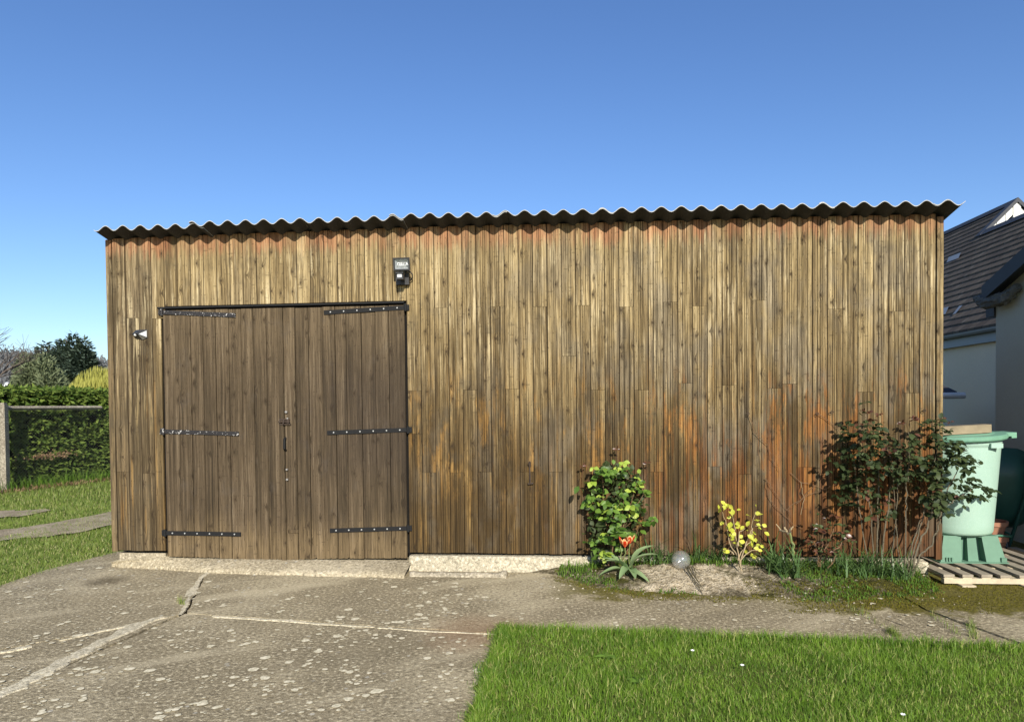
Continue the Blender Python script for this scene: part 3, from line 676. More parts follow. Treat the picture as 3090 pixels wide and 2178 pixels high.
for k in range(4):
    y = .03 + .016 * k; kk = 1 - .45 * y / .085; m.box((-fw_ * kk * .9, y, fh_ * kk), (fw_ * kk * .9, y + .004, fh_ * kk + .012), 0, R)
m.build('housing', M['plastic'], fl)
m = MB()
for a_, b_ in (((-fw_ - .006, -.012, -fh_ - .006), (fw_ + .006, .004, -fh_ + .007)), ((-fw_ - .006, -.012, fh_ - .007), (fw_ + .006, .004, fh_ + .006)), ((-fw_ - .006, -.012, -fh_ + .007), (-fw_ + .008, .004, fh_ - .007)), ((fw_ - .008, -.012, -fh_ + .007), (fw_ + .006, .004, fh_ - .007))): m.box(a_, b_, 0, R)
m.build('bezel', M['plastic'], fl)
i1, i2 = fw_ - .009, fh_ - .008
m = MB(); m.add([R @ Vector(p) for p in ((-i1, -.001, -i2), (i1, -.001, -i2), (i1, -.001, i2), (-i1, -.001, i2), (-.03, .035, -.012), (.03, .035, -.012), (.03, .035, .012), (-.03, .035, .012))], [(0, 1, 5, 4), (1, 2, 6, 5), (2, 3, 7, 6), (3, 0, 4, 7), (4, 5, 6, 7)]); m.build('reflector', M['reflector'], fl)
m = MB(); m.tube([R @ Vector((-.045, .024, .014)), R @ Vector((.045, .024, .014))], .005, 8); m.build('tube_bulb', M['lens'], fl)
m = MB(); m.add([R @ Vector(p) for p in ((-i1, -.006, -i2), (i1, -.006, -i2), (i1, -.006, i2), (-i1, -.006, i2))], [(0, 1, 2, 3)]); m.build('front_glass', M['glass'], fl)
fc = bpy.data.curves.new('lettering', 'FONT'); fc.body = 'Dikr-A'; fc.size = .036; fc.align_x = 'CENTER'; fc.extrude = .0006; fc.materials.append(M['print'])
fo = bpy.data.objects.new('lettering', fc); COL.objects.link(fo)
fm = bpy.data.meshes.new_from_object(fo.evaluated_get(bpy.context.evaluated_depsgraph_get())); bpy.data.objects.remove(fo); fo = bpy.data.objects.new('lettering', fm); COL.objects.link(fo); fo.parent = fl
fo.matrix_local = Matrix.Translation(-fl.location) @ R @ Matrix.Translation((.012, -.009, -.012)) @ Matrix.Rotation(math.radians(90), 4, 'X')
q2 = W(1212, 838, -.1); z2 = q2.z
m = MB(); m.box((q2.x - .062, -.075, z2 - .060), (q2.x + .062, -.026, z2 + .045)); m.build('junction_box', M['plastic'], fl)
m = MB(); m.tube([(c.x + .02, -.06, z2 + .02), (c.x + .02, -.08, z2 + .075), (c.x, -.10, c.z - .02)], [.018, .016, .014], 8); m.build('bracket', M['plastic'], fl)
m = MB(); m.box((q2.x - .030, -.190, z2 - .030), (q2.x + .036, -.125, z2 + .028)); m.box((q2.x - .032, -.205, z2 + .022), (q2.x + .038, -.125, z2 + .032)); m.tube([(q2.x + .003, -.07, z2 + .01), (q2.x + .003, -.13, z2)], .016, 8); m.build('motion_sensor', M['plastic'], fl)
m = MB(); m.box((q2.x - .017, -.196, z2 - .014), (q2.x + .023, -.189, z2 + .014)); m.build('sensor_window', M['lens'], fl)
m = MB(); m.tube([(c.x + .045, c.y + .06, c.z - .04), (c.x + .085, -.09, c.z - .085), (c.x + .080, -.07, z2), (c.x + .055, -.05, z2 - .02)], .006, 6); m.build('cable', M['plastic'], fl)
# solar lamp
q = W(426, 1011, -.03)
sl_ = empty('solar_lamp', (q.x, -.03, q.z), label='faceted solar wall lamp on the boards left of the shed doors', cat='solar lamp')
fv = {'tl': (-.048, 0, .052), 'tr': (.062, 0, .052), 'br': (.066, -.006, -.030), 'b': (.012, 0, -.052), 'bl': (-.052, 0, -.034), 'l': (-.070, 0, .006),
      'fl': (-.066, -.050, .004), 'fc': (.000, -.066, .004), 'ft': (-.040, -.018, .046), 'ftr': (.034, -.018, .050)}
D = lambda k: Vector((q.x, -.028, q.z)) + Vector(fv[k])
m = MB(); ks = list(fv); m.add([D(k) for k in ks], [[ks.index(a_) for a_ in f] for f in (('fl', 'fc', 'b', 'bl'), ('fc', 'br', 'b'), ('l', 'fl', 'bl'), ('tl', 'ft', 'fl', 'l'), ('tl', 'tr', 'ftr', 'ft'), ('fc', 'ftr', 'tr'), ('fc', 'tr', 'br'))])
m.build('shell', M['plastic'], sl_)
def facet(name, ks_, mat, shrink, lift):
    P3 = [D(k) for k in ks_]; cc = sum(P3, Vector()) / len(P3); nn = (P3[1] - P3[0]).cross(P3[2] - P3[0]).normalized()
    if nn.y > 0: nn = -nn
    mm = MB(); A_ = [cc + (p - cc) * shrink + nn * lift for p in P3]; B_ = [cc + (p - cc) * shrink - nn * .002 for p in P3]; n = len(A_)
    mm.add(A_ + B_, [tuple(range(n))] + [(i, n + i, n + (i + 1) % n, (i + 1) % n) for i in range(n)]); mm.build(name, mat, sl_)
M['cell'] = plain('solar_cell', (.03, .035, .045), .2, 0, .6); M['white'] = plain('white_reflector', (.56, .56, .53), .3, 0, .5, .04); M['smoke'] = plain('smoky_lens', (.20, .19, .16), .2, 0, .6)
facet('solar_panel', ('fl', 'fc', 'ftr', 'ft'), M['cell'], .9, .003)
facet('side_reflector', ('fc', 'tr', 'br'), M['white'], .78, .002); facet('lens', ('fc', 'br', 'b'), M['smoke'], .75, .002)
m = MB(); p = Vector((q.x - .030, -.080, q.z - .004)); m.lathe([(0, -.012), (.009, -.009), (.013, 0), (.013, .004)], p, 10, 0, Matrix.Rotation(math.radians(-90), 4, 'X')); m.smooth = True; m.build('sensor_dome', M['white'], sl_)

# ------------------------------------------------------------------ pallet, water butt
M['palwood'] = plain('grey_pallet_wood', (.30, .255, .19), .85, 0, .15, .45, 14, .2); M['palend'] = plain('pale_pallet_wood', (.50, .42, .29), .85, 0, .15, .35, 22, .15)
pal = empty('wooden_pallet', (8.3, .1, 0), label='weathered grey wooden pallet lying under the green water butt', cat='pallet')
pz = .095; px0 = 7.60
for k in range(9):
    x = px0 + k * .152
    m = MB(); m.box((x, -.40, pz - .020), (x + .088, .78, pz + random.uniform(-.003, .003))); m.build('deck_board', [M['palwood']], pal)
for y in (-.39, .14, .68):
    m = MB(); m.box((px0 + .01, y, .018), (px0 + 1.42, y + .05, pz - .034)); 
    for k in range(9): x = px0 + k * .152; m.add([(x + .004, y, pz - .034), (x + .084, y, pz - .034), (x + .074, y, pz - .020), (x + .022, y, pz - .020), (x + .004, y + .05, pz - .034), (x + .084, y + .05, pz - .034), (x + .074, y + .05, pz - .020), (x + .022, y + .05, pz - .020)], [(0, 1, 2, 3), (5, 4, 7, 6), (1, 5, 6, 2), (4, 0, 3, 7)])
    m.build('stringer', M['palend'], pal)
for x in (px0 + .12, px0 + .62, px0 + 1.15):
    m = MB(); m.box((x, -.46, .001), (x + .11, .80, .017)); m.build('bottom_board', M['palend'], pal)
def butt_mat():
    t = NT('pale_green_plastic'); p = t.pos(); n = t.noise(p, 7, 4, .6); f = t.noise(p, 160, 2, .6)
    c = t.mix(n, (.27, .410, .325), (.335, .475, .385)); c = t.mix(t.mul(t.mr(f, .4, .65), .5), c, (.40, .53, .45))
    P = t.sep(p); c = t.mix(t.mul(t.mr(t.add(P[2], t.mul(n, .25)), .62, .36), .35), c, (.33, .50, .35))
    return t.out(t.bsdf(c, .55, t.bump(f, .15, .002), 0, .3))
M['butt'] = butt_mat(); M['buttbase'] = plain('sea_green_plastic', (.105, .205, .138), .55, 0, .3, .25, 8); M['lid'] = plain('green_lid_plastic', (.155, .32, .215), .5, 0, .35, .2, 10)
BX, BY = 8.085, .325
wb = empty('water_butt', (BX, BY, pz), label='pale green plastic water butt on a darker green stand by the shed corner', cat='water butt')
# stand: ring of four tapered feet with hollows between
m = MB(); zt, zb_ = .335, pz; rb, rt = .285, .235
hol = {'front': 1}
def stand_face(M_):
    xs = [-1, -.52, -.36, -.18, .18, .30, .48, 1]
    # outer panels flush, recessed slots between
    def pt(f, lvl, dep): hw = (rb if lvl == 0 else rt); return M_ @ Vector((f * hw, -(hw - dep), zb_ if lvl == 0 else zt))
    deps = [0, 0, .05, 0, 0, .05, 0, 0]
    for a_, c_, dp in ((-1, -.36, 0), (-.36, -.10, .10), (-.10, .22, .03), (.22, .40, .10), (.40, 1, 0)):
        m.add([pt(a_, 0, dp), pt(c_, 0, dp), pt(c_, 1, dp * .6), pt(a_, 1, dp * .6)], [(0, 1, 2, 3)])
    for f, d0, d1 in ((-.36, 0, .10), (-.10, .10, .03), (.22, .03, .10), (.40, .10, 0)):
        m.add([pt(f, 0, d0), pt(f, 0, d1), pt(f, 1, d1 * .6), pt(f, 1, d0 * .6)], [(0, 1, 2, 3)])
for k in range(4): stand_face(Matrix.Translation((BX, BY, 0)) @ Matrix.Rotation(k * math.pi / 2, 4, 'Z'))
m.box((BX - rt, BY - rt, zt - .012), (BX + rt, BY + rt, zt)); m.box((BX - rb - .012, BY - rb - .012, pz + .001), (BX + rb + .012, BY + rb + .012, pz + .012))
m.build('stand', M['buttbase'], wb)
m = MB()
for k in range(3): m.box((BX - rb + .045 + k * .024, BY - rb - .008, pz + .016), (BX - rb + .058 + k * .024, BY - rb + .02, pz + .050))
m.build('foot_rib', M['buttbase'], wb)
m = MB(); m.box((BX + rb - .05, BY - rb - .01, pz + .014), (BX + rb - .005, BY - rb + .03, pz + .052)); m.build('foot_clip', M['buttbase'], wb)
m = MB(); m.lathe([(0, .336), (.255, .336), (.280, .343), (.290, .365), (.294, .42), (.322, .80), (.345, 1.135), (.345, 1.15), (.352, 1.155), (.352, 1.205), (.338, 1.205), (.33, 1.15)], (BX, BY, 0), 48); m.smooth = True; m.build('barrel', M['butt'], wb)
lidM = Matrix.Translation((BX, BY, 1.232)) @ Matrix.Rotation(math.radians(-2.6), 4, 'Y') @ Matrix.Rotation(math.radians(1.5), 4, 'X')
m = MB(); m.lathe([(.352, -.022), (.392, -.024), (.398, -.012), (.398, .012), (.385, .020), (.30, .024), (.28, .032), (0, .036)], (0, 0, 0), 48, 0, lidM); m.box((.34, -.10, -.016), (.475, .10, .017), 0, lidM); m.box((.43, -.10, -.034), (.475, .10, -.016), 0, lidM)
m.build('lid', M['lid'], wb)
m = MB(); m.box((BX + .10, BY - .365, 1.14), (BX + .20, BY - .32, 1.18)); m.build('clip', M['butt'], wb)
m = MB(); a = lidM @ Vector((-.36, -.25, .041)); T = lidM @ Matrix.Translation((0, -.20, .038)) @ Matrix.Rotation(math.radians(2.5), 4, 'Z')
m.box((-.46, -.03, 0), (.185, .07, .074), 0, T); o = m.build('timber_offcut', plain('brown_timber', (.25, .20, .13), .85, 0, .15, .45, 9, .3)); tag(o, 'short thick timber offcut lying on the water butt lid', 'timber')
# stone block closing the plinth
m = MB(); vs = []
for k in range(2):
    for j in range(5):
        for i in range(5): pass
blk = Vector((7.545, -.06, .02)); n = 5; V = []; F = []
bm_box = MB(); bm_box.box((7.47, -.135, -.02), (7.615, .03, .142))
me = bm_box.mesh('stone_block', M['plinth']); o = link('stone_block', me, label='pale rough stone block at the foot of the shed right corner', cat='stone block')
md = o.modifiers.new('bevel', 'BEVEL'); md.width = .012; md.segments = 2
md = o.modifiers.new('sub', 'SUBSURF'); md.subdivision_type = 'SIMPLE'; md.levels = md.render_levels = 3
tx = bpy.data.textures.new('rough', 'CLOUDS'); tx.noise_scale = .05; md = o.modifiers.new('disp', 'DISPLACE'); md.texture = tx; md.strength = .018; md.texture_coords = 'GLOBAL'

# ------------------------------------------------------------------ neighbouring houses on the right
def render_mat(name, c):
    t = NT(name); p = t.pos(); f = t.noise(p, 55, 4, .7); n = t.noise(p, 1.3, 5, .6)
    col = t.mix(n, tuple(q * .82 for q in c), c); col = t.mix(t.mul(t.mr(f, .5, .7), .25), col, tuple(min(1, q * 1.25) for q in c))
    return t.out(t.bsdf(col, .95, t.bump(f, .5, .008), 0, .1))
M['white_render'] = render_mat('pale_wall_render', (.86, .71, .50)); M['grey_render'] = render_mat('grey_roughcast', (.56, .55, .43))
def tile_mat():
    t = NT('brown_slate'); P = t.sep(t.pos()); r = t.rnd()
    sx = t.math('FLOOR', t.mul(t.add(P[1], t.mul(r, 7.3)), 5.2)); tn = t.n('ShaderNodeTexWhiteNoise', noise_dimensions='2D'); t.put(tn.inputs[0], t.comb(sx, t.mul(r, 99.0)))
    fr = t.math('FRACT', t.mul(t.add(P[1], t.mul(r, 7.3)), 5.2)); gap = t.math('LESS_THAN', fr, .06)
    n = t.noise(t.pos(), 5, 5, .65)
    c = t.mix(tn.outputs[0], (.066, .050, .034), (.112, .088, .060)); c = t.mix(t.mr(n, .55, .75), c, (.17, .145, .11)); c = t.mix(gap, c, (.02, .02, .02))
    return t.out(t.bsdf(c, .75, None, 0, .2))
M['tile'] = tile_mat(); M['slate_dark'] = plain('dark_slate', (.045, .048, .055), .6, 0, .3, .3, 6); M['zinc'] = plain('grey_zinc', (.25, .27, .28), .5, .2, .4, .15, 4)
M['whitewood'] = plain('white_painted_timber', (.66, .66, .62), .7, 0, .3, .15, 9); M['blackwood'] = plain('dark_painted_timber', (.035, .04, .048), .6, 0, .3, .2, 8)
XE, ZE = 10.5, 2.60                                    # eave of the tiled house
hs_ = empty('tiled_house', (12.5, 12, 0), label='house with long brown slate roof and pale wall behind the water butt', cat='house')
YA, YB, YC = 2.3, 8.25, 17.5
m = MB(); m.box((10.68, YA, -.05), (15.9, YC, ZE)); m.build('wall', M['white_render'], hs_)
m = MB(); m.box((10.60, YA, ZE - .17), (10.68, YC, ZE + .10)); m.build('fascia', M['zinc'], hs_)
m = MB(); n = 8; prf = [(-.055 * math.cos(a_) , -.055 * math.sin(a_)) for a_ in np.linspace(0, math.pi, 7)]
m.add([(10.535 + p[0], y, ZE + .02 + p[1]) for y in (YA, YC) for p in prf], [(i, i + 1, 8 + i, 7 + i) for i in range(6)]); m.build('gutter', M['zinc'], hs_)
s_front, s_back = 2.29, 2.91; cw = .186
k = 0; s0 = -.02
while s0 < s_back:
    s1 = min(s0 + cw / math.sqrt(2), s_back)
    y0 = YA if s0 < s_front else YB
    m = MB(); zz0 = ZE + .05 + s0; zz1 = ZE + .05 + s1; wv = random.uniform(-.004, .004)
    m.add([(XE + s0, y0, zz0 + .032 + wv), (XE + s0, YC, zz0 + .032), (XE + s1, YC, zz1 + .006), (XE + s1, y0, zz1 + .006), (XE + s0, y0, zz0 - .01), (XE + s0, YC, zz0 - .01)], [(0, 3, 2, 1), (0, 1, 5, 4), (0, 4, 3)])
    m.build('tile_course', M['tile'], hs_); s0 += cw / math.sqrt(2); k += 1
for sA, ya, yb in ((s_front, YA, YB), (s_back, YB, YC)):
    zr_ = ZE + .05 + sA
    m = MB(); m.add([(XE + sA - .11, ya - .03, zr_ - .06), (XE + sA, ya - .03, zr_ + .06), (XE + sA + .11, ya - .03, zr_ - .06), (XE + sA - .11, yb, zr_ - .06), (XE + sA, yb, zr_ + .06), (XE + sA + .11, yb, zr_ - .06)], [(0, 1, 4, 3), (1, 2, 5, 4), (0, 2, 1)]); m.build('ridge_cap', M['slate_dark'], hs_)
    m = MB(); m.add([(XE + sA, ya, zr_), (XE + sA, yb, zr_), (XE + 2 * sA, yb, ZE), (XE + 2 * sA, ya, ZE)], [(0, 1, 2, 3)]); m.build('roof_back_slope', M['tile'], hs_)
xr, zr_ = XE + s_back, ZE + .05 + s_back
m = MB(); m.add([(xr - .64, YB + .05, zr_ - .66), (xr, YB + .05, zr_ - .02), (xr + 1.4, YB + .05, zr_ - 1.4), (xr, YB + .05, zr_ - 1.4)], [(0, 3, 2, 1)]); m.build('gable_wall', M['slate_dark'], hs_)
for sg in (-1, 1):
    m = MB(); L_ = .66
    for k in range(4):
        a_, c_ = .05 + L_ * k / 4, .05 + L_ * (k + 1) / 4 - .012
        m2 = MB(); m2.add([(xr + sg * a_, YB - .04, zr_ - a_ - .05), (xr + sg * c_, YB - .04, zr_ - c_ - .05), (xr + sg * c_, YB - .04, zr_ - c_ - .20), (xr + sg * a_, YB - .04, zr_ - a_ - .20), (xr + sg * a_, YB + .02, zr_ - a_ - .05), (xr + sg * c_, YB + .02, zr_ - c_ - .05), (xr + sg * c_, YB + .02, zr_ - c_ - .20), (xr + sg * a_, YB + .02, zr_ - a_ - .20)], [(0, 1, 2, 3), (4, 7, 6, 5), (0, 4, 5, 1), (3, 2, 6, 7), (0, 3, 7, 4), (1, 5, 6, 2)])
        m2.build('bargeboard', M['whitewood'], hs_)
    m = MB(); m.add([(xr, YB - .09, zr_ + .06), (xr + sg * .72, YB - .09, zr_ + .06 - .72), (xr + sg * .72, YB - .09, zr_ - .03 - .72), (xr, YB - .09, zr_ - .03), (xr, YB + .1, zr_ + .06), (xr + sg * .72, YB + .1, zr_ + .06 - .72)], [(0, 1, 2, 3), (0, 4, 5, 1)]); m.build('verge_cap', M['slate_dark'], hs_)
m = MB(); m.box((xr - .07, YB - .06, zr_ - .45), (xr + .07, YB, zr_ - .05)); m.build('king_post', M['whitewood'], hs_)
m = MB(); m.box((xr - .09, YB - .08, zr_ - .52), (xr + .09, YB + .0, zr_ - .45)); m.build('king_post_foot', M['whitewood'], hs_)
for px, py, dx, dy in ((2882, 780, .30, .30), (2845, 944, .22, .26), (2895, 938, .05, .06)):
    d_ = Vector(_ray(px, py)); o_ = Vector(CAM); tt = (o_.x - XE - (o_.z - ZE - .05)) / (d_.z - d_.x); p = o_ + d_ * tt
    m = MB(); m.add([p + Vector((-.06 - .03, -dy, -.06 + .01)), p + Vector((-.06 - .03, dy * .5, -.06 + .01)), p + Vector((.06 - .03, dy, .06 + .03)), p + Vector((.06 - .03, -dy * .5, .06 + .03))], [(0, 3, 2, 1)]); m.build('pale_slate', M['zinc'], hs_)

h1 = empty('grey_gabled_house', (10.5, -1, 0), label='dark grey roughcast house with black verge board at the right edge', cat='house')
GX = 9.39; yf, yr_ = 1.97, .03; ez = 2.86
vt = lambda y: 2.89 + .377 * (1.90 - (y if y > yr_ else 2 * yr_ - y))          # top line of the verge
m = MB(); yn = 2 * yr_ - yf; ez = vt(yf) - .10; zp = vt(yr_) - .10
m.add([(GX, yf, -.05), (GX, yn, -.05), (GX, yn, ez), (GX, yr_, zp), (GX, yf, ez), (15, yf, -.05), (15, yn, -.05), (15, yn, ez), (15, yr_, zp), (15, yf, ez)], [(0, 1, 2, 3, 4), (9, 8, 7, 6, 5), (0, 4, 9, 5), (1, 6, 7, 2)]); m.build('wall', M['grey_render'], h1)
m = MB()
for sA, sB in ((1.92, yr_), (yr_, 2 * yr_ - 1.92)):
    zA, zB = vt(sA) - .10, vt(sB) - .10
    m.add([(GX - .16, sA, zA), (GX - .16, sB, zB), (15.2, sB, zB), (15.2, sA, zA), (GX - .16, sA, zA + .09), (GX - .16, sB, zB + .09), (15.2, sB, zB + .09), (15.2, sA, zA + .09)], [(0, 3, 2, 1), (4, 5, 6, 7), (0, 1, 5, 4), (2, 3, 7, 6), (3, 0, 4, 7), (1, 2, 6, 5)])
m.build('roof', M['slate_dark'], h1)
for sA, sB in ((1.92, yr_), (2 * yr_ - 1.92, yr_)):
    m = MB(); zA, zB = vt(sA), vt(sB)
    m.add([(GX - .19, sA, zA - .17), (GX - .19, sB, zB - .17), (GX - .19, sB, zB), (GX - .19, sA, zA), (GX - .162, sA, zA - .17), (GX - .162, sB, zB - .17), (GX - .162, sB, zB), (GX - .162, sA, zA)], [(0, 1, 2, 3), (4, 7, 6, 5), (0, 3, 7, 4), (0, 4, 5, 1), (3, 2, 6, 7)]); m.build('verge_board', M['blackwood'], h1)
M['stone'] = plain('mossy_stone', (.13, .125, .105), .95, 0, .1, .55, 18, .6)
m = MB(); pts = [(GX - .16, 2.05, 2.76), (GX - .14, 1.92, 2.69), (GX - .10, 1.65, 2.70), (GX - .05, 1.48, 2.80)]
m.tube(pts, [.05, .075, .08, .04], 8); me = m.mesh('corbel', M['stone']); o = link('corbel', me, h1)
md = o.modifiers.new('sub', 'SUBSURF'); md.subdivision_type = 'SIMPLE'; md.levels = md.render_levels = 3; md = o.modifiers.new('disp', 'DISPLACE'); md.texture = tx; md.strength = .05; md.texture_coords = 'GLOBAL'
m = MB(); m.box((GX - .02, yf + .005, ez - .22), (GX + .3, yf + .16, ez - .05)); m.build('eave_soffit', M['slate_dark'], h1)

# small lean-to between shed and houses
lt = empty('small_outbuilding', (8.9, 4.2, 0), label='small outbuilding with slate roof and white gutter just beyond the shed corner', cat='outbuilding')
a = XP(2836, 1172, 8.75); q0 = W(2838, 1200, 3.9); q1 = W(2880, 1185, 3.9); zr2 = W(2870, 1181, 3.9).z
m = MB(); m.box((q0.x - 1.2, 3.95, -.05), (q0.x + .03, 5.2, zr2 - .12)); m.build('wall', M['grey_render'], lt)
m = MB(); m.add([(q0.x - 1.3, 3.8, zr2), (q1.x - .02, 3.8, zr2), (q1.x - .3, 5.3, zr2 + .55), (q0.x - 1.3, 5.3, zr2 + .55), (q0.x - 1.3, 3.8, zr2 - .05), (q1.x - .02, 3.8, zr2 - .05)], [(0, 1, 2, 3), (4, 5, 1, 0), (5, 2, 1)]); m.build('roof', M['slate_dark'], lt)
m = MB(); m.tube([(q0.x - 1.3, 3.74, zr2 - .06), (q1.x + .05, 3.74, zr2 - .06)], .045, 8); m.build('gutter', M['whitewood'], lt)

# wheelbarrow standing on its nose and pots, in the shade of the grey house
M['tub'] = plain('dark_green_enamel', (.020, .075, .055), .45, 0, .4, .3, 8); M['terracotta'] = plain('terracotta', (.33, .16, .10), .85, 0, .2, .25, 12); M['hose'] = plain('green_hose', (.05, .16, .10), .5)
bw = empty('wheelbarrow', (9.0, 1.5, 0), label='dark green wheelbarrow tipped up against the grey house wall', cat='wheelbarrow')
m = MB(); V = []; F = []; T = Matrix.Translation((9.05, 1.40, .62)) @ Matrix.Rotation(math.radians(-22), 4, 'Z') @ Matrix.Rotation(math.radians(14), 4, 'X')
n = 20
for r_, (hw, hh, d_) in enumerate(((.36, .46, 0), (.33, .43, .08), (.27, .34, .22), (.16, .22, .27))):
    for k in range(n):
        a_ = 2 * math.pi * k / n; ca, sa = math.cos(a_), math.sin(a_); e = .55
        V.append(T @ Vector((hw * math.copysign(abs(ca) ** e, ca), -d_, hh * math.copysign(abs(sa) ** e, sa))))
for r_ in range(3):
    for k in range(n): F.append((r_ * n + k, r_ * n + (k + 1) % n, (r_ + 1) * n + (k + 1) % n, (r_ + 1) * n + k))
F.append(tuple(3 * n + k for k in range(n))); m.add(V, F); m.smooth = True; m.build('tub', M['tub'], bw)
for sx in (-.24, .24):
    m = MB(); m.tube([T @ Vector((sx * .4, -.30, -.6)), T @ Vector((sx, -.30, .1)), T @ Vector((sx * 1.1, -.22, .52)), T @ Vector((sx * 1.15, -.10, .70))], .018, 8); m.build('handle', M['tub'], bw)
    m = MB(); m.tube([T @ Vector((sx, -.27, .28)), T @ Vector((sx * 1.2, -.50, .22)), T @ Vector((sx * 1.1, -.30, -.12))], .013, 6); m.build('leg', M['tub'], bw)
m = MB(); cpt = T @ Vector((0, -.30, -.52)); m.tube([cpt + Vector((0, .16 * math.cos(a_), .16 * math.sin(a_))) for a_ in np.linspace(0, 2 * math.pi, 17)], .035, 8, 0, False); m.build('tyre', M['plastic'], bw)
def pot(x, y, z, r, h, label):
    mm = MB(); mm.lathe([(0, z + .01), (r * .72, z), (r * .93, z + h * .72), (r, z + h * .72), (r * 1.02, z + h), (r * .9, z + h), (r * .85, z + h * .5), (0, z + h * .45)], (x, y, 0), 24); mm.smooth = False
    o = mm.build('plant_pot', M['terracotta']); tag(o, label, 'plant pot', 'terracotta pots by the wheelbarrow')
q = G(3052, 1640, .0); ppx, ppy = 8.72, .95
pot(ppx, ppy, .0, .185, .20, 'wide terracotta pot at the bottom of the stack behind the water butt')
pot(ppx + .01, ppy - .01, .19, .165, .15, 'smaller terracotta pot on top of the stack behind the water butt')
m = MB(); m.tube([(ppx + .20 * math.cos(a_), ppy + .20 * math.sin(a_), .205 + .012 * math.sin(a_ * 3)) for a_ in np.linspace(0, 2 * math.pi, 25)], .012, 6); o = m.build('garden_hose', M['hose']); tag(o, 'loop of green hose lying round the stacked terracotta pots', 'hose')
#---PART3---
# ------------------------------------------------------------------ foliage materials and leaf meshes
def leaf_mat(name, a, b, trans=.35, rough=.45, spec=.35, tcol=None, isl=False):
    t = NT(name); r = t.isl() if isl else t.rnd(); n = t.noise(t.pos(), 9, 3, .6)
    c = t.mix(t.add(t.mul(r, .75), t.mul(t.math('SUBTRACT', n, .5), .6)), a, b)
    bs = t.bsdf(c, rough, None, 0, spec)
    tr2 = t.n('ShaderNodeBsdfTranslucent'); t.put(tr2.inputs[0], t.mix(.5, c, tcol or tuple(min(1, q * 1.6) for q in b)))
    mx2 = t.n('ShaderNodeMixShader'); mx2.inputs[0].default_value = trans; t.t.links.new(bs, mx2.inputs[1]); t.t.links.new(tr2.outputs[0], mx2.inputs[2])
    return t.out(mx2.outputs[0])
M['leaf_green'] = leaf_mat('fresh_green_leaf', (.045, .100, .016), (.19, .31, .045), .28)
M['leaf_lime'] = leaf_mat('lime_young_leaf', (.26, .38, .05), (.44, .52, .09), .3)
M['leaf_yellow'] = leaf_mat('yellow_leaf', (.44, .47, .05), (.68, .66, .09), .3, .5)
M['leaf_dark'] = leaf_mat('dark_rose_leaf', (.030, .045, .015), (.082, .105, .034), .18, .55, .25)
M['leaf_red'] = leaf_mat('red_brown_young_leaf', (.070, .030, .016), (.15, .060, .030), .15, .35, .5)
M['strap'] = leaf_mat('strap_leaf', (.050, .100, .025), (.13, .21, .07), .2, .4, .4, None, True)
M['tulip_leaf'] = leaf_mat('tulip_leaf', (.22, .33, .14), (.36, .46, .23), .25, .4, .4)
M['weed'] = leaf_mat('weed_leaf', (.055, .120, .012), (.16, .25, .035), .25, .6, .2, None, True)
M['stem_green'] = plain('green_stem', (.15, .18, .06), .6, 0, .3, .3, 25); M['stem_brown'] = plain('brown_stem', (.16, .095, .05), .7, 0, .3, .4, 30); M['cane'] = plain('grey_rose_cane', (.115, .095, .060), .7, 0, .3, .55, 26, .3); M['dry'] = plain('dry_stem', (.34, .26, .15), .8, 0, .2, .3, 25)
def leaf_mesh(name, L, Wd, mat, fold=.25, droop=.25, st=(0, .2, .45, .7, .88, 1), ws=(.05, .62, 1, .82, .42, .0), ser=0.0):
    V = []; F = []
    for i, (t_, w_) in enumerate(zip(st, ws)):
        y = L * t_; z = -droop * L * t_ * t_; h = Wd * .5 * max(w_, .02) * (1 + ser * (1 if i % 2 else -1))
        V += [(-h, y, z + fold * h), (0, y, z), (h, y, z + fold * h)]
        if i: a_ = (i - 1) * 3; F += [(a_, a_ + 1, a_ + 4, a_ + 3), (a_ + 1, a_ + 2, a_ + 5, a_ + 4)]
    m = MB(); m.add(V, F); m.smooth = True; return m.mesh(name, mat)
def frame(tip, nrm):
    y = Vector(tip).normalized(); z = Vector(nrm); z = (z - y * z.dot(y));
    if z.length < 1e-4: z = Vector((0, 0, 1)) - y * y.z
    z.normalize(); x = y.cross(z); return Matrix((x, y, z)).transposed()
def put_leaf(parent, me, p, tip, nrm, sc, name='leaf'):
    o = bpy.data.objects.new(name, me); COL.objects.link(o); o.parent = parent
    o.matrix_local = Matrix.Translation(Vector(p) - wloc(parent)) @ frame(tip, nrm).to_4x4() @ Matrix.Diagonal((sc, sc, sc, 1)); return o
rv = lambda s=1.0: Vector((random.gauss(0, s), random.gauss(0, s), random.gauss(0, s)))
def sprig(parent, meshes, p, out, k, size, axis_len, face=Vector((.15, -.75, .6)), leaves=None, jit=.45):
    """a pinnate spray of k leaflets from p towards out"""
    out = Vector(out).normalized(); side = out.cross(Vector((0, 0, 1)))
    if side.length < .1: side = Vector((1, 0, 0))
    side.normalize()
    for i in range(k):
        if i == k - 1: q = p + out * axis_len; tip = out
        else:
            f = (i // 2 + 1) / ((k - 1) / 2 + .6); q = p + out * axis_len * f; tip = (out * .45 + side * (1 if i % 2 else -1)).normalized()
        nrm = face + rv(jit); s = size * random.uniform(.75, 1.2)
        if leaves is not None: leaves.append((q, tip + rv(.15) + Vector((0, 0, -.2)), nrm, s))
        else: put_leaf(parent, random.choice(meshes), q, tip + rv(.15) + Vector((0, 0, -.2)), nrm, s)
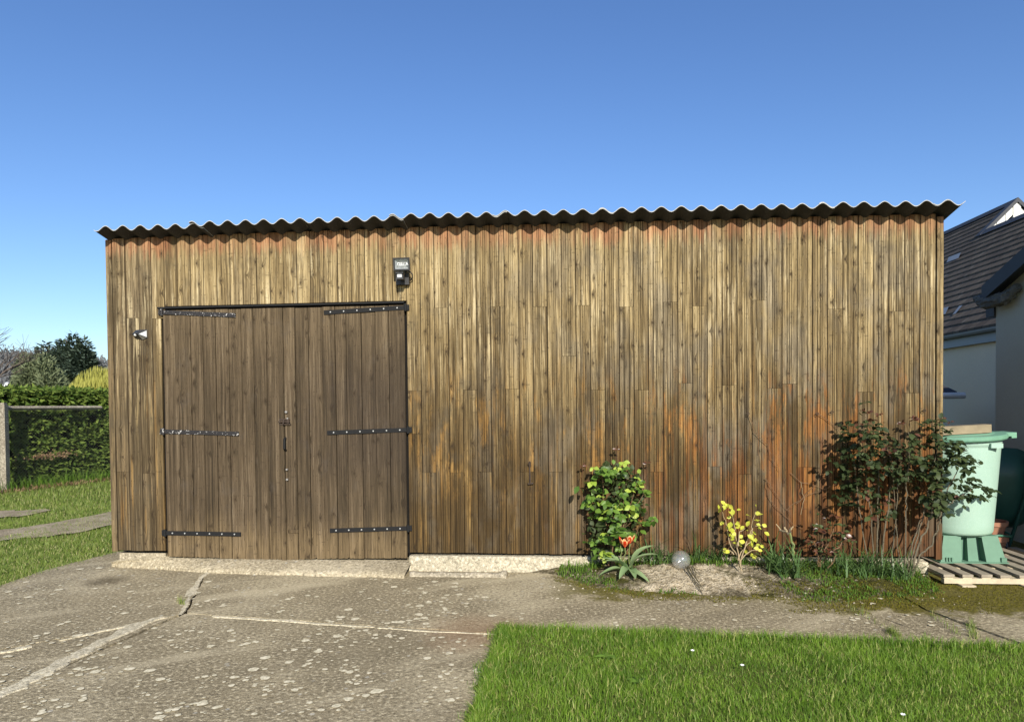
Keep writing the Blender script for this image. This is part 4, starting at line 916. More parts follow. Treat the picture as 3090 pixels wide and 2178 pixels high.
def leaf_stuff(name, leaves, mesh, parent, mat):
    """the leaves beyond the first 300, joined"""
    n = len(mesh.vertices); V0 = np.zeros(n * 3); mesh.vertices.foreach_get('co', V0); V0 = V0.reshape(-1, 3)
    F0 = np.array([list(p.vertices) for p in mesh.polygons]); VV = []; FF = []
    for i, (q, tip, nrm, s) in enumerate(leaves):
        R_ = np.array(frame(tip, nrm)); VV.append(V0 @ R_.T * s + np.array(q)); FF.append(F0 + i * n)
    me = npmesh(name, np.concatenate(VV), np.concatenate(FF), mat, True); return link(name, me, parent, kind='stuff')
def cane(parent, pts, r0, r1, mat, thorns=0, name='cane', n=6):
    pts = [Vector(p) for p in pts]; P = []
    for i in range(len(pts) - 1):
        for k in range(4):
            q = pts[i].lerp(pts[i + 1], k / 4); P.append(q + rv(.004))
    P.append(pts[-1]); m = MB(); m.tube(P, [r0 + (r1 - r0) * i / (len(P) - 1) for i in range(len(P))], n)
    for _ in range(thorns):
        i = random.randrange(len(P) - 1); q = P[i].lerp(P[i + 1], random.random()); d = rv(1); d.z *= .3; d.normalize(); m.tube([q, q + d * (r0 * 1.2 + .008)], [.0035, .0006], 4, 0, False)
    m.build(name, mat, parent)

# --- green climbing rose
G1 = [leaf_mesh('leaf', .062, .044, M['leaf_green'], .22, .25), leaf_mesh('leaf', .058, .046, M['leaf_green'], .35, .15), leaf_mesh('leaf', .068, .043, M['leaf_green'], .15, .35)]
G2 = [leaf_mesh('leaf', .060, .042, M['leaf_lime'], .3, .2), leaf_mesh('leaf', .055, .040, M['leaf_lime'], .2, .3)]
bz0 = lambda x, y: bed_z(x, y)
gr = empty('green_rose_bush', (4.86, -.16, bz0(4.86, -.16)), label='dense bush of bright green leaves against the boards behind the red tulips', cat='bush')
top_env = [(1730, 1480), (1760, 1415), (1795, 1400), (1830, 1385), (1870, 1382), (1930, 1415), (1955, 1450)]
cnt = 0; base_pts = [Vector((4.80 + .03 * k, -.15 - .015 * (k % 3), bz0(4.8, -.15))) for k in range(5)]
tips = []
def in_bush(px, py):
    # widths by height of the silhouette in the photograph
    ys = [1372, 1395, 1430, 1460, 1500, 1550, 1600, 1640, 1690]; lo = [1842, 1825, 1800, 1772, 1762, 1778, 1772, 1785, 1812]; hi = [1860, 1890, 1912, 1945, 1956, 1948, 1925, 1880, 1858]
    return np.interp(py, ys, lo) < px < np.interp(py, ys, hi)
while len(tips) < 92:
    px, py = random.uniform(1745, 1965), random.uniform(1385, 1685)
    if not in_bush(px, py): continue
    core = 1 - abs(px - 1862) / 110; y = -.08 - random.random() ** .7 * (.10 + .26 * max(core, 0))
    tips.append((W(px, py, y), py))
for px, py, y in ((1972, 1560, -.2), (1962, 1578, -.22), (1790, 1412, -.18), (1748, 1465, -.2), (1768, 1610, -.22), (1775, 1635, -.2), (1930, 1600, -.15), (1850, 1385, -.16), (1868, 1392, -.18), (1925, 1413, -.14), (1945, 1495, -.2)): tips.append((W(px, py, y), py))
for p, py in tips:
    out = Vector(((p.x - 4.87) * 1.6, -.35 - random.random() * .4, random.uniform(-.35, .35)))
    lime = random.random() < (.20 if py > 1420 else .55)
    sprig(gr, G2 if lime else G1, p - out.normalized() * .05, out, random.choice((3, 3, 3, 5)) if cnt < 285 else 1, random.uniform(.58, 1.22), .06, Vector((.1, -.8, .5)), None, .42); cnt += 3
for k in range(9):
    b0 = random.choice(base_pts); tp = random.choice([q for q, _ in tips]); mid = b0.lerp(tp, .5) + Vector((random.uniform(-.06, .06), .05, .06)); cane(gr, [b0, mid, tp], .007, .003, M['stem_brown'], 4, 'stem')
for px, py in ((1860, 1362), (1951, 1402), (1757, 1412)):
    p = W(px, py, -.12); cane(gr, [W(px - 6, py + 60, -.12), p], .003, .002, M['leaf_red'], 0, 'stem')
    R3 = leaf_mesh('leaf', .035, .016, M['leaf_red']); sprig(gr, [R3], p, (.1, -.3, .6), 5, 1.0, .03)
# inner leaves in a darker material, painting the shade inside the bush
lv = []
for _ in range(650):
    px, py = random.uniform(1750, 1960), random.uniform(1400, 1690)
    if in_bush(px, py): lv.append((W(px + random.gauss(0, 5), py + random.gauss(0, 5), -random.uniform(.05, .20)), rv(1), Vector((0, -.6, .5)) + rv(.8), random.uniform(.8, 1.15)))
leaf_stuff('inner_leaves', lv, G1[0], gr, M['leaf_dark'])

# --- yellow-leaved shrub
Y1 = [leaf_mesh('leaf', .052, .038, M['leaf_yellow'], .2, .2), leaf_mesh('leaf', .046, .036, M['leaf_yellow'], .3, .1)]
yb_ = G(2232, 1722, .10); ys_ = empty('yellow_shrub', (yb_.x, yb_.y, bz0(yb_.x, yb_.y)), label='small sparse shrub with bright yellow leaves near the bed centre', cat='shrub')
zx = lambda a_, c_: (2080 + a_ / 4.758, 1480 + c_ / 4.758)
ylv = [(455, 170), (415, 225), (490, 225), (520, 250), (570, 225), (615, 285), (680, 300), (560, 320), (450, 270), (600, 400), (495, 465), (595, 470), (685, 460), (545, 515), (590, 555), (665, 560), (630, 640), (640, 600), (550, 620), (710, 515), (790, 530), (860, 610), (960, 270), (940, 345), (885, 395), (980, 380), (930, 445), (990, 440), (865, 460), (960, 500), (1045, 505), (1035, 575), (1075, 620), (905, 640), (890, 690), (835, 655), (770, 665), (880, 765), (805, 865), (850, 805), (800, 765), (480, 885), (500, 845), (565, 875), (590, 730), (620, 770), (700, 760), (1010, 790), (1070, 835), (1010, 855), (1050, 885), (910, 925), (900, 985), (520, 560), (950, 700), (575, 680), (500, 205), (530, 265), (560, 585), (610, 610), (640, 660), (470, 250), (910, 610), (880, 680), (900, 710), (540, 250)]
for a_, c_ in ylv:
    px, py = zx(a_, c_); p = W(px, py, -.27 + random.uniform(-.10, .10)); put_leaf(ys_, random.choice(Y1), p + Vector((0, 0, .015)), Vector((random.uniform(-1, 1), -.25, random.uniform(-.9, .5))), Vector((0, -.75, .6)) + rv(.35), random.uniform(.7, 1.15))
for path in (((740, 1150), (700, 990), (600, 790), (545, 600), (520, 430), (470, 300)), ((735, 1100), (680, 800), (665, 620), (635, 450), (600, 280)), ((735, 1050), (800, 800), (890, 600), (900, 500), (950, 300)), ((700, 990), (740, 870), (880, 740), (920, 520), (1040, 500)), ((720, 1000), (860, 860), (1010, 850)), ((640, 900), (560, 840), (480, 860)), ((700, 800), (720, 600), (800, 540))):
    P = []
    for i, (a_, c_) in enumerate(path): px, py = zx(a_, c_); P.append(W(px, py, -.36 + .03 * i if i < 4 else -.27) if i else W(px, py, -.38))
    cane(ys_, P, .0055, .002, M['dry'], 0, 'stem')

# --- big dark rose at the shed corner
D1 = [leaf_mesh('leaf', .058, .040, M['leaf_dark'], .2, .3), leaf_mesh('leaf', .052, .038, M['leaf_dark'], .3, .2), leaf_mesh('leaf', .064, .042, M['leaf_dark'], .1, .4)]
D2 = [leaf_mesh('leaf', .040, .024, M['leaf_red'], .25, .3)]
rb0 = Vector((7.12, -.33, bz0(7.12, -.33))); ro = empty('dark_rose_bush', rb0, label='tall dark green rose bush with thorny canes before the shed right corner', cat='bush')
zr3 = lambda a_, c_: (2440 + a_ / 2.996, 1220 + c_ / 2.996)
cl = [(430, 140, 3), (480, 110, 2), (520, 190, 4), (590, 180, 4), (330, 250, 4), (400, 280, 5), (490, 270, 6), (560, 300, 6), (640, 330, 6), (700, 290, 5), (370, 370, 6), (440, 420, 8), (520, 440, 7), (590, 400, 7), (330, 480, 6), (270, 420, 3), (200, 500, 3), (280, 560, 4), (340, 620, 7), (420, 540, 5), (560, 540, 6), (640, 530, 6), (300, 700, 6), (420, 700, 5), (330, 800, 6), (450, 800, 4), (300, 880, 4), (530, 650, 5), (600, 620, 4), (690, 400, 5), (780, 420, 7), (850, 380, 6), (920, 320, 6), (980, 360, 6), (900, 450, 7), (830, 580, 8), (760, 560, 4), (950, 520, 7), (1030, 500, 7), (1090, 560, 7), (1000, 600, 7), (950, 680, 5), (1080, 640, 7), (1150, 520, 7), (1180, 600, 7), (1080, 200, 5), (1140, 230, 5), (1130, 300, 5), (1180, 340, 5), (1230, 400, 6), (1300, 400, 5), (1330, 460, 6), (1400, 520, 6), (1450, 540, 5), (1280, 520, 6), (1330, 570, 5), (1240, 460, 6), (1200, 690, 5), (1100, 720, 5), (1000, 800, 5), (1060, 850, 5), (1150, 800, 6), (1220, 830, 5), (1120, 900, 6), (1180, 960, 5), (1050, 920, 5), (1280, 800, 4), (1350, 750, 4), (1420, 800, 4), (1490, 830, 4), (1480, 760, 4), (1530, 750, 3), (1560, 720, 4), (1390, 700, 3), (1360, 870, 3), (600, 830, 4), (660, 820, 4), (620, 960, 3), (580, 920, 3), (640, 1040, 3), (720, 1020, 3), (560, 760, 3), (880, 680, 4), (870, 620, 5), (730, 640, 4), (1270, 350, 4), (1240, 290, 3)]
lv = []
for a_, c_, k in cl:
    px, py = zr3(a_, c_); right = a_ > 900
    for _ in range(max(2, int(k * 1.12))):
        y = random.uniform(-.50, -.10) if a_ > 420 else random.uniform(-.26, -.05)
        p = W(px + random.gauss(0, 13), py + random.gauss(0, 11), y); out = Vector((random.uniform(-.5, 1.0 if right else .6), random.uniform(-.8, .1), random.uniform(-.2, .3)))
        sprig(None, None, p, out, random.choice((3, 3, 5)), random.uniform(.70, 1.10), .055, Vector((.1, -.25, .95)), lv, .4)
random.shuffle(lv); lv.sort(key=lambda q: q[0].y)
D3 = [leaf_mesh('leaf', .054, .037, M['leaf_red'], .2, .3)]
for q in lv[:292]: put_leaf(ro, random.choice(D3 if random.random() < (.38 if q[0].x < 7.15 else .10) else D1), *q)
leaf_stuff('leaves', lv[292:], D1[0], ro, M['leaf_dark'])
for a_, c_ in ((470, 65), (515, 85), (620, 105), (915, 130), (950, 150), (830, 180), (1195, 140), (1250, 170), (1150, 190)):
    px, py = zr3(a_, c_); sprig(ro, D2, W(px, py, -.2), (random.uniform(-.6, .6), -.5, .4), 5, random.uniform(.8, 1.2), .03)
for path, r0 in ((((650, 1370), (690, 1100), (720, 900), (740, 740)), .012), (((620, 1380), (620, 1150), (625, 900), (640, 480)), .010), (((740, 1330), (770, 1150), (800, 900), (810, 640)), .008), (((870, 1340), (880, 1100), (885, 930), (880, 700)), .010), (((900, 1500), (940, 1350), (1000, 1130), (1050, 950), (1090, 760)), .010), (((920, 1520), (970, 1330), (1050, 1150), (1110, 1000), (1130, 820)), .015), (((930, 1500), (1000, 1360), (1110, 1280), (1170, 1130), (1195, 1000), (1210, 930)), .013), (((1210, 930), (1270, 900), (1350, 840), (1440, 790), (1520, 730)), .008), (((1210, 930), (1280, 720), (1340, 620), (1370, 520)), .008), (((890, 1560), (900, 1400), (960, 1200), (1010, 1040)), .010), (((560, 1370), (480, 1100), (440, 800), (420, 560), (370, 380)), .008), (((600, 1370), (560, 1000), (520, 600), (520, 260)), .008), (((820, 1380), (800, 1200), (760, 560), (700, 300)), .007), (((900, 700), (910, 480), (905, 250)), .006), (((1120, 560), (1180, 350), (1190, 160)), .005)):
    P = []
    for i, (a_, c_) in enumerate(path):
        px, py = zr3(a_, c_); y = -.38 if path[0][0] > 850 else -.24
        P.append(W(px, py, y + .02 * i))
    if path[0][1] > 1300: P[0].z = min(P[0].z, bz0(P[0].x, P[0].y) + .0) ; P[0].z -= .02
    cane(ro, P, r0 * .66, r0 * .38, M['cane'], int(26 * r0 / .012))

# --- small red-leaved rose and the pruned stub
E1 = [leaf_mesh('leaf', .050, .034, M['leaf_red'], .2, .25), leaf_mesh('leaf', .045, .030, M['leaf_dark'], .2, .3)]
q = G(2480, 1742, .08); rr0 = Vector((q.x, -.28, bz0(q.x, -.28))); rs = empty('red_leaved_rose', rr0, label='low rose with glossy red brown leaves between the yellow shrub and the tall rose', cat='bush')
for a_, c_ in ((1700, 690), (1760, 720), (1830, 760), (1720, 820), (1800, 860), (1870, 800), (1900, 560), (1950, 520), (1980, 440), (2060, 460), (2110, 500), (2040, 560), (2000, 600), (1920, 620), (1860, 640), (2080, 620), (2150, 600), (2200, 560), (2240, 620), (2200, 700), (2100, 720), (2060, 780), (2020, 830), (1960, 880), (1880, 900), (2100, 860), (2250, 720), (2000, 380), (2060, 360), (1940, 370), (2130, 880), (2180, 420), (1780, 550), (2270, 480), (1750, 620), (1840, 540), (2200, 480), (1990, 500)):
    px, py = zx(a_, c_); [sprig(rs, E1, W(px + random.gauss(0, 8), py + random.gauss(0, 8), random.uniform(-.42, -.16)), (random.uniform(-.7, .7), -.5, random.uniform(-.1, .4)), random.choice((3, 5)), random.uniform(.6, 1.1), .04, Vector((.1, -.5, .8))) for _k in range(2 if c_ > 600 else 1)]
for path in (((1850, 1080), (1840, 900), (1780, 720)), ((1870, 1060), (1900, 850), (1920, 640)), ((1930, 900), (2000, 720), (2060, 600), (2080, 480)), ((1880, 1080), (2000, 900), (2150, 800), (2230, 640)), ((1890, 1240), (2000, 1100), (2130, 900))):
    P = [W(*zx(a_, c_), -.30 - .02 * i) for i, (a_, c_) in enumerate(path)]; cane(rs, P, .008, .004, M['stem_brown'], 5, 'stem')
st = empty('pruned_rose_stump', (W(2395, 1700, -.25).x, -.25, .1), label='pruned rose stump with cut pale stubs beside the yellow shrub', cat='rose stump')
for path, r0, mt in ((((1500, 880), (1490, 780), (1440, 600)), .012, M['stem_green']), (((1445, 620), (1400, 590), (1290, 570)), .010, M['cane']), (((1400, 590), (1365, 520)), .009, M['dry']), (((1330, 580), (1245, 480)), .005, M['dry']), (((1445, 600), (1450, 525)), .009, M['cane']), (((1450, 560), (1500, 520)), .006, M['dry']), (((1500, 880), (1480, 1050)), .012, M['stem_green'])):
    cane(st, [W(*zx(a_, c_), -.30) for a_, c_ in path], r0, r0 * .85, mt, 0, 'stub')

# --- tulips
M['petal'] = leaf_mat('red_petal', (.62, .045, .012), (.78, .10, .02), .3, .45); M['petal_edge'] = leaf_mat('cream_petal_edge', (.85, .50, .22), (.90, .62, .30), .3, .45)
def tulip(px, py, bx_, by_, open_, label, nleaf, sc=1.0, ldirs=()):
    tp = W(px, py, by_ - .02); bz_ = bz0(bx_, by_); o = empty('tulip', (bx_, by_, bz_), label=label, cat='tulip', group='red tulips in front of the green bush')
    cane(o, [(bx_, by_, bz_ - .01), ((bx_ + tp.x) / 2 - .01, by_, (bz_ + tp.z) / 2), (tp.x, tp.y, tp.z - .03 * sc)], .006, .005, M['stem_green'], 0, 'stem')
    for k in range(6):
        a_ = k * math.pi / 3 + .4; inner = k % 2; V = []; F = []; n = 6; H = .052 * sc; r0 = .026 * sc * open_
        for i in range(n + 1):
            f = i / n; rr = r0 * (math.sin(min(f * 1.25, 1) * math.pi / 2) * (1.05 - .12 * inner) + (.22 * open_ * f * f)); hw = .021 * sc * math.sin(math.pi * min(.12 + f * .80, .97)) * 1.05
            for sg in (-1, -.6, .6, 1):
                an = a_ + sg * hw / max(rr, .008) * .8; an = max(a_ - .75, min(a_ + .75, an))
                V.append((tp.x + rr * math.cos(an), tp.y + rr * math.sin(an), tp.z - .03 * sc + H * f))
            if i:
                for j in range(3): q_ = (i - 1) * 4 + j; F.append((q_, q_ + 1, q_ + 5, q_ + 4))
        m = MB(); m.add(V, F); m.m = [0 if (j % 3 == 1 and j // 3 < n - 1) else 1 for j in range(len(F))]; m.smooth = True; m.build('petal', [M['petal'], M['petal_edge']], o)
    for d in ldirs:
        az, L_, lift, wd = d; V = []; F = []; n = 9
        dx, dy = math.cos(az), math.sin(az)
        for i in range(n + 1):
            f = i / n; r_ = L_ * (.15 * f + .75 * f * f) if lift > .6 else L_ * (.35 * f + .55 * f * f); z_ = L_ * (lift * f * 1.25 - (.55 if lift > .6 else 1.15) * lift * f * f * (1.0 if lift > .6 else 1.15))
            h = wd * 1.35 * math.sin(math.pi * min(.10 + f * .9, 1)) ** .7 * .5
            c_ = Vector((bx_ + dx * r_, by_ + dy * r_, bz_ + .01 + max(z_, -.05 if f < .5 else -.03)))
            V += [c_ + Vector((-dy * h, dx * h, h * .5)), c_, c_ + Vector((dy * h, -dx * h, h * .5))]
            if i: q_ = (i - 1) * 3; F += [(q_, q_ + 1, q_ + 4, q_ + 3), (q_ + 1, q_ + 2, q_ + 5, q_ + 4)]
        m = MB(); m.add(V, F); m.smooth = True; m.build('leaf', M['tulip_leaf'], o)
tulip(1886, 1636, 4.955, -.36, 1.0, 'open red tulip with cream petal edges, lowest and nearest of the three', 3, 1.5, ((-2.5, .28, .75, .065), (-.2, .30, .9, .06), (-1.0, .34, .35, .055), (3.3, .26, .8, .05)))
tulip(1901, 1624, 4.985, -.33, 1.0, 'open red tulip with cream petal edges, highest of the three flowers', 2, 1.5, ((-2.0, .32, .42, .06), (.35, .27, 1.1, .065), (-1.5, .30, .3, .055)))
tulip(1871, 1622, 4.935, -.34, .45, 'closed pink tulip bud beside the two open red tulips', 1, .9, ((2.7, .24, .9, .05), (-2.9, .27, .5, .06)))

# --- glass ball
t = NT('clear_plastic'); gb = t.n('ShaderNodeBsdfGlass'); gb.inputs['IOR'].default_value = 1.05; gb.inputs['Roughness'].default_value = .0
gg = t.n('ShaderNodeBsdfGlossy'); gg.inputs['Roughness'].default_value = .06; gg.inputs['Color'].default_value = (.9, .9, .9, 1); df = t.n('ShaderNodeBsdfDiffuse'); df.inputs[0].default_value = (.45, .45, .42, 1)
trn = t.n('ShaderNodeBsdfTransparent'); lw = t.n('ShaderNodeLayerWeight'); lw.inputs[0].default_value = .25
m1_ = t.n('ShaderNodeMixShader'); m1_.inputs[0].default_value = .2; t.t.links.new(trn.outputs[0], m1_.inputs[1]); t.t.links.new(df.outputs[0], m1_.inputs[2])
m2_ = t.n('ShaderNodeMixShader'); t.put(m2_.inputs[0], t.mr(lw.outputs['Facing'], 0, 1, .08, .55)); t.t.links.new(m1_.outputs[0], m2_.inputs[1]); t.t.links.new(gg.outputs[0], m2_.inputs[2]); M['ball'] = t.out(m2_.outputs[0])
q = W(2055, 1698, -.26); m = MB(); R_ = .083; m.lathe([(max(1e-4, R_ * math.cos(a_)), R_ * math.sin(a_)) for a_ in np.linspace(-math.pi / 2, math.pi / 2, 25)], (q.x, q.y, bz0(q.x, q.y) + R_ - .006), 40); m.smooth = True
o = m.build('glass_ball', M['ball']); tag(o, 'clear glass globe resting on the sandy flower bed', 'glass ball')

# --- strap-leaved tufts, weeds
def tuft(px, py, n, L_, label, spread=1.0, y=None, grp='strap leaved bulb tufts in the flower bed', wd=.010, mat='strap', name='bulb_tuft'):
    q = G(px, py, .09) if y is None else W(px, py, y); x, yy = q.x, max(min(q.y, -.07), -.8); z0 = bz0(x, yy)
    o = empty(name, (x, yy, z0), label=label, cat='plant tuft', group=grp); V = []; F = []
    for k in range(n):
        az = random.uniform(0, 2 * math.pi); l_ = L_ * random.uniform(.7, 1.7); b0 = Vector((x + random.gauss(0, .035 * spread), yy + random.gauss(0, .025 * spread), z0 - .01)); el = random.uniform(.75, 1.45); seg = 6; w_ = wd * random.uniform(.6, 1.1); dn = random.uniform(.3, 1.3)
        o_ = len(V); dx, dy = math.cos(az), math.sin(az)
        for i in range(seg + 1):
            f = i / seg; r_ = l_ * f * math.cos(el) + l_ * f * f * .35 * dn; zz_ = l_ * f * math.sin(el) - l_ * .55 * dn * f ** 2.6
            c_ = b0 + Vector((dx * r_, dy * r_, max(zz_, .0))); h = w_ * .5 * (1 - f ** 2) + .0006
            V += [c_ + Vector((-dy * h, dx * h, 0)), c_ + Vector((dy * h, -dx * h, 0))]
            if i: a_ = o_ + (i - 1) * 2; F.append((a_, a_ + 1, a_ + 3, a_ + 2))
    me = npmesh('leaves', np.array([tuple(v) for v in V]), np.array(F), M[mat], True); link('leaves', me, o, kind='stuff')
tuft(1965, 1700, 70, .26, 'arching green strap leaved tuft just right of the tulips', 2.2)
tuft(2000, 1690, 46, .20, 'small dark strap leaved tuft left of the glass globe', 2.2)
tuft(2105, 1698, 46, .24, 'upright strap leaved tuft right of the glass globe', 1.4)
tuft(2150, 1690, 44, .22, 'drooping strap leaved tuft left of the yellow shrub', 2.0)
tuft(2345, 1725, 70, .32, 'tall broad leaved bulb tuft right of the yellow shrub', 1.6, None, 'strap leaved bulb tufts in the flower bed', .016)
tuft(2385, 1735, 48, .30, 'bluish strap leaved tuft below the pruned rose stump', 1.6, None, 'strap leaved bulb tufts in the flower bed', .015)
tuft(2590, 1722, 90, .25, 'thick grassy tuft at the left foot of the tall rose', 3.0)
tuft(2660, 1728, 90, .24, 'thick grassy tuft right under the tall rose canes', 3.0)
tuft(2730, 1735, 40, .24, 'thin grassy tuft at the right foot of the tall rose', 2.0)
tuft(2535, 1725, 55, .20, 'low grassy tuft under the red leaved rose', 2.6)
M['wilt'] = plain('wilted_leaf', (.075, .065, .035), .8, 0, .2, .4, 40)
m = MB()
for k in range(6):
    p0 = Vector((5.49 + random.gauss(0, .012), -.27, bz0(5.49, -.27) + .02)); c_ = G(2122 + random.gauss(0, 16), 1765 + random.gauss(0, 16), .06); p2 = Vector((c_.x, c_.y, bz0(c_.x, c_.y) + .006)); P_ = []; w0 = random.uniform(.006, .011)
    for i in range(9):
        f = i / 8; q = p0.lerp(p2, f) + Vector((.02 * math.sin(f * 3 + k), 0, .014 * math.sin(math.pi * f))); q.z = max(q.z, bz0(q.x, q.y) + .004); P_.append(q)
    V = []
    for i, q in enumerate(P_): h = w0 * .5 * (1 - (i / 8) ** 3) + .0005; V += [q + Vector((-h, 0, .001 * (k % 3))), q + Vector((h, 0, .002))]
    m.add(V, [(2 * i, 2 * i + 1, 2 * i + 3, 2 * i + 2) for i in range(8)])
o = m.build('wilted_leaves', M['wilt'], None, kind='stuff')
# clover, grass and moss between
def blades(name, pts, hts, wds, mat, lean=.35, parent=None, kind='stuff', curve=.4):
    n = len(pts); pts = np.asarray(pts); az = RNG.uniform(0, 2 * np.pi, n); le = np.abs(RNG.normal(0, lean, n)); d = np.stack([np.cos(az), np.sin(az), np.zeros(n)], 1)
    fa = RNG.uniform(0, 2 * np.pi, n); sd = np.stack([np.cos(fa), np.sin(fa), np.zeros(n)], 1) * (np.asarray(wds) * .5)[:, None]; h = np.asarray(hts)[:, None]; up = np.array([0, 0, 1.0])
    mid = pts + d * (h * .5 * np.sin(le)[:, None] * (1 - curve)) + up * h * .55 * np.cos(le * .6)[:, None]; tip = pts + d * (h * np.sin(le)[:, None] * (1 + curve)) + up * h * np.cos(le)[:, None]
    V = np.stack([pts - sd, pts + sd, mid + sd * .8, mid - sd * .8, tip], 1).reshape(-1, 3); b_ = np.arange(n) * 5
    F = np.concatenate([np.stack([b_, b_ + 1, b_ + 2], 1), np.stack([b_, b_ + 2, b_ + 3], 1), np.stack([b_ + 3, b_ + 2, b_ + 4], 1)])
    return link(name, npmesh(name, V, F, mat), parent, kind=kind)
P = []; H = []
for _ in range(12000):
    x = random.uniform(4.35, 7.55); y = random.uniform(-1.0, -.07)
    if y < front(x) - .12: continue
    sandy = 4.85 < x < 6.25 and y < -.20
    d = mnoise.noise(Vector((x * 3.2, y * 3.2, 4))) + (.28 if x > 6.2 else 0) + (.15 if y > -.2 else 0)
    if d < (.34 if sandy else .10): continue
    P.append((x, y, bed_z(x, y))); H.append(random.uniform(.015, .06) * (1.5 if y > -.3 else .75))
blades('bed_weeds', P, H, [random.uniform(.004, .010) for _ in P], M['weed'], .7)
m = MB()
for _ in range(170):
    x = random.uniform(4.3, 7.6); y = random.uniform(-1.05, -.1); zz_ = max(bed_z(x, y), -.0); s_ = random.uniform(.004, .013)
    m.add([(x - s_, y - s_ * .7, zz_), (x + s_, y - s_, zz_), (x + s_ * .8, y + s_, zz_), (x - s_ * .7, y + s_, zz_), (x + random.uniform(-.3, .3) * s_, y, zz_ + s_ * .9)], [(0, 1, 4), (1, 2, 4), (2, 3, 4), (3, 0, 4)])
m.build('bed_pebbles', M['curb'], None, kind='stuff')
M['moss'] = leaf_mat('olive_moss', (.075, .070, .008), (.215, .190, .028), .2, .9, .05, None, True)
P = []; H = []
for _ in range(26000):
    x = random.uniform(4.3, 9.6); y = random.uniform(-1.28, -.25); d = mnoise.noise(Vector((x * 2.6, y * 3.6, 6))) + .5 * mnoise.noise(Vector((x * 9, y * 9, 2)))
    if x < 5.9:
        e = y - front(x)
        if not -.16 < e + .12 * d < .03: continue
    elif not (y + .30 * d > -1.12 - .05 * (x > 8) and (x > 7.55 or y < front(x) + .35)) or d < -.38: continue
    P.append((x, y, max(bed_z(x, y) if x < 7.58 else 0, .002))); H.append(random.uniform(.006, .016))
blades('moss', P, H, [random.uniform(.004, .008) for _ in P], M['moss'], .8)
# thin bare briars along the boards
br = empty('bare_briar', (6.6, -.05, .15), label='thin bare climbing stems strung along the boards above the red leaved rose', cat='briar')
zb2 = lambda a_, c_: (2090 + a_ / 2.296, 1160 + c_ / 2.296)
for path in (((870, 205), (940, 250), (1010, 310), (1050, 370)), ((390, 210), (430, 330), (520, 420), (560, 540), (600, 600)), ((505, 640), (520, 760), (580, 850), (700, 970), (760, 1000)), ((500, 650), (540, 700), (620, 820), (680, 900)), ((720, 830), (800, 760), (880, 740), (1000, 690)), ((620, 890), (740, 800), (860, 690), (890, 630)), ((745, 670), (760, 720), (770, 790), (750, 900)), ((680, 620), (760, 680), (900, 720))):
    cane(br, [W(*zb2(a_, c_), -.045 - .01 * (i % 2)) for i, (a_, c_) in enumerate(path)], .0028, .0018, M['stem_brown'] if path[0][0] != 745 else M['dry'], 0, 'stem', 4)

# ------------------------------------------------------------------ lawn
def grass_mat(name, a, b, c):
    t = NT(name); p = t.pos(); i = t.isl(); n = t.mr(t.noise(p, 2.6, 4, .6), .32, .68); n2 = t.noise(p, 11, 3, .6)
    col = t.mix(t.add(t.mul(i, .5), t.mul(n, .5)), a, b); col = t.mix(t.mul(t.math('GREATER_THAN', i, .87), .85), col, c); col = t.mix(t.mul(t.mr(n2, .55, .72), .45), col, b)
    bs = t.bsdf(col, .5, None, 0, .3); tr2 = t.n('ShaderNodeBsdfTranslucent'); t.put(tr2.inputs[0], t.mix(.5, col, tuple(min(1, q * 1.5) for q in b)))
    mx2 = t.n('ShaderNodeMixShader'); mx2.inputs[0].default_value = .3; t.t.links.new(bs, mx2.inputs[1]); t.t.links.new(tr2.outputs[0], mx2.inputs[2]); return t.out(mx2.outputs[0])
M['grass'] = grass_mat('lawn_grass', (.070, .150, .013), (.215, .340, .038), (.48, .46, .17)); M['grass_far'] = grass_mat('rough_grass', (.095, .150, .026), (.235, .300, .060), (.46, .42, .19))
n = 170000; xs = RNG.uniform(3.85, 9.2, n); ysr = RNG.uniform(-4.1, -1.74, n)
edge_y = np.interp(xs, [q.x for q in lawn_edge] + [9.5], [q.y for q in lawn_edge] + [-2.1]) + .03 * np.sin(xs * 9) + .02 * np.sin(xs * 23)
edge_x = 3.95 + .03 * np.sin(ysr * 8) + .02 * np.sin(ysr * 21) + .03 * RNG.normal(0, 1, n)
k = (ysr < edge_y + .03 * RNG.normal(0, 1, n)) & (xs > edge_x)
pp = np.stack([xs[k], ysr[k], np.full(k.sum(), .0)], 1)
pr = np.array([proj(q) for q in pp[::1]]) if False else None
dd = pp - CAM; zc = dd @ FW; pxv = PX + FPX * (dd @ RT) / zc; pyv = PY - FPX * (dd @ UP) / zc
keep_ = (pxv < 3350) & (pyv < 2400); pp = pp[keep_]
hh = RNG.uniform(.026, .062, len(pp)) * (1 + .35 * np.sin(pp[:, 0] * 3.1 + pp[:, 1] * 2.3) * np.sin(pp[:, 1] * 4.7 - pp[:, 0]))
blades('lawn_grass', pp, hh, RNG.uniform(.0022, .0045, len(pp)), M['grass'], .45)
# fuller edge with longer blades
n = 5000; xe = RNG.uniform(3.95, 7.6, n); ye = np.interp(xe, [q.x for q in lawn_edge], [q.y for q in lawn_edge]) - np.abs(RNG.normal(0, .05, n)) + .02 + .045 * np.maximum(0, np.sin(xe * 5.3) * np.sin(xe * 13.7 + 1)) * RNG.uniform(0, 1.6, n)
xl = 3.96 + np.abs(RNG.normal(0, .05, n)); yl2 = RNG.uniform(-3.6, -1.8, n)
pe = np.concatenate([np.stack([xe, ye, np.zeros(n)], 1), np.stack([xl, yl2, np.zeros(n)], 1)]); blades('lawn_edge_grass', pe, RNG.uniform(.05, .095, 2 * n), RNG.uniform(.003, .0055, 2 * n), M['grass'], .55)
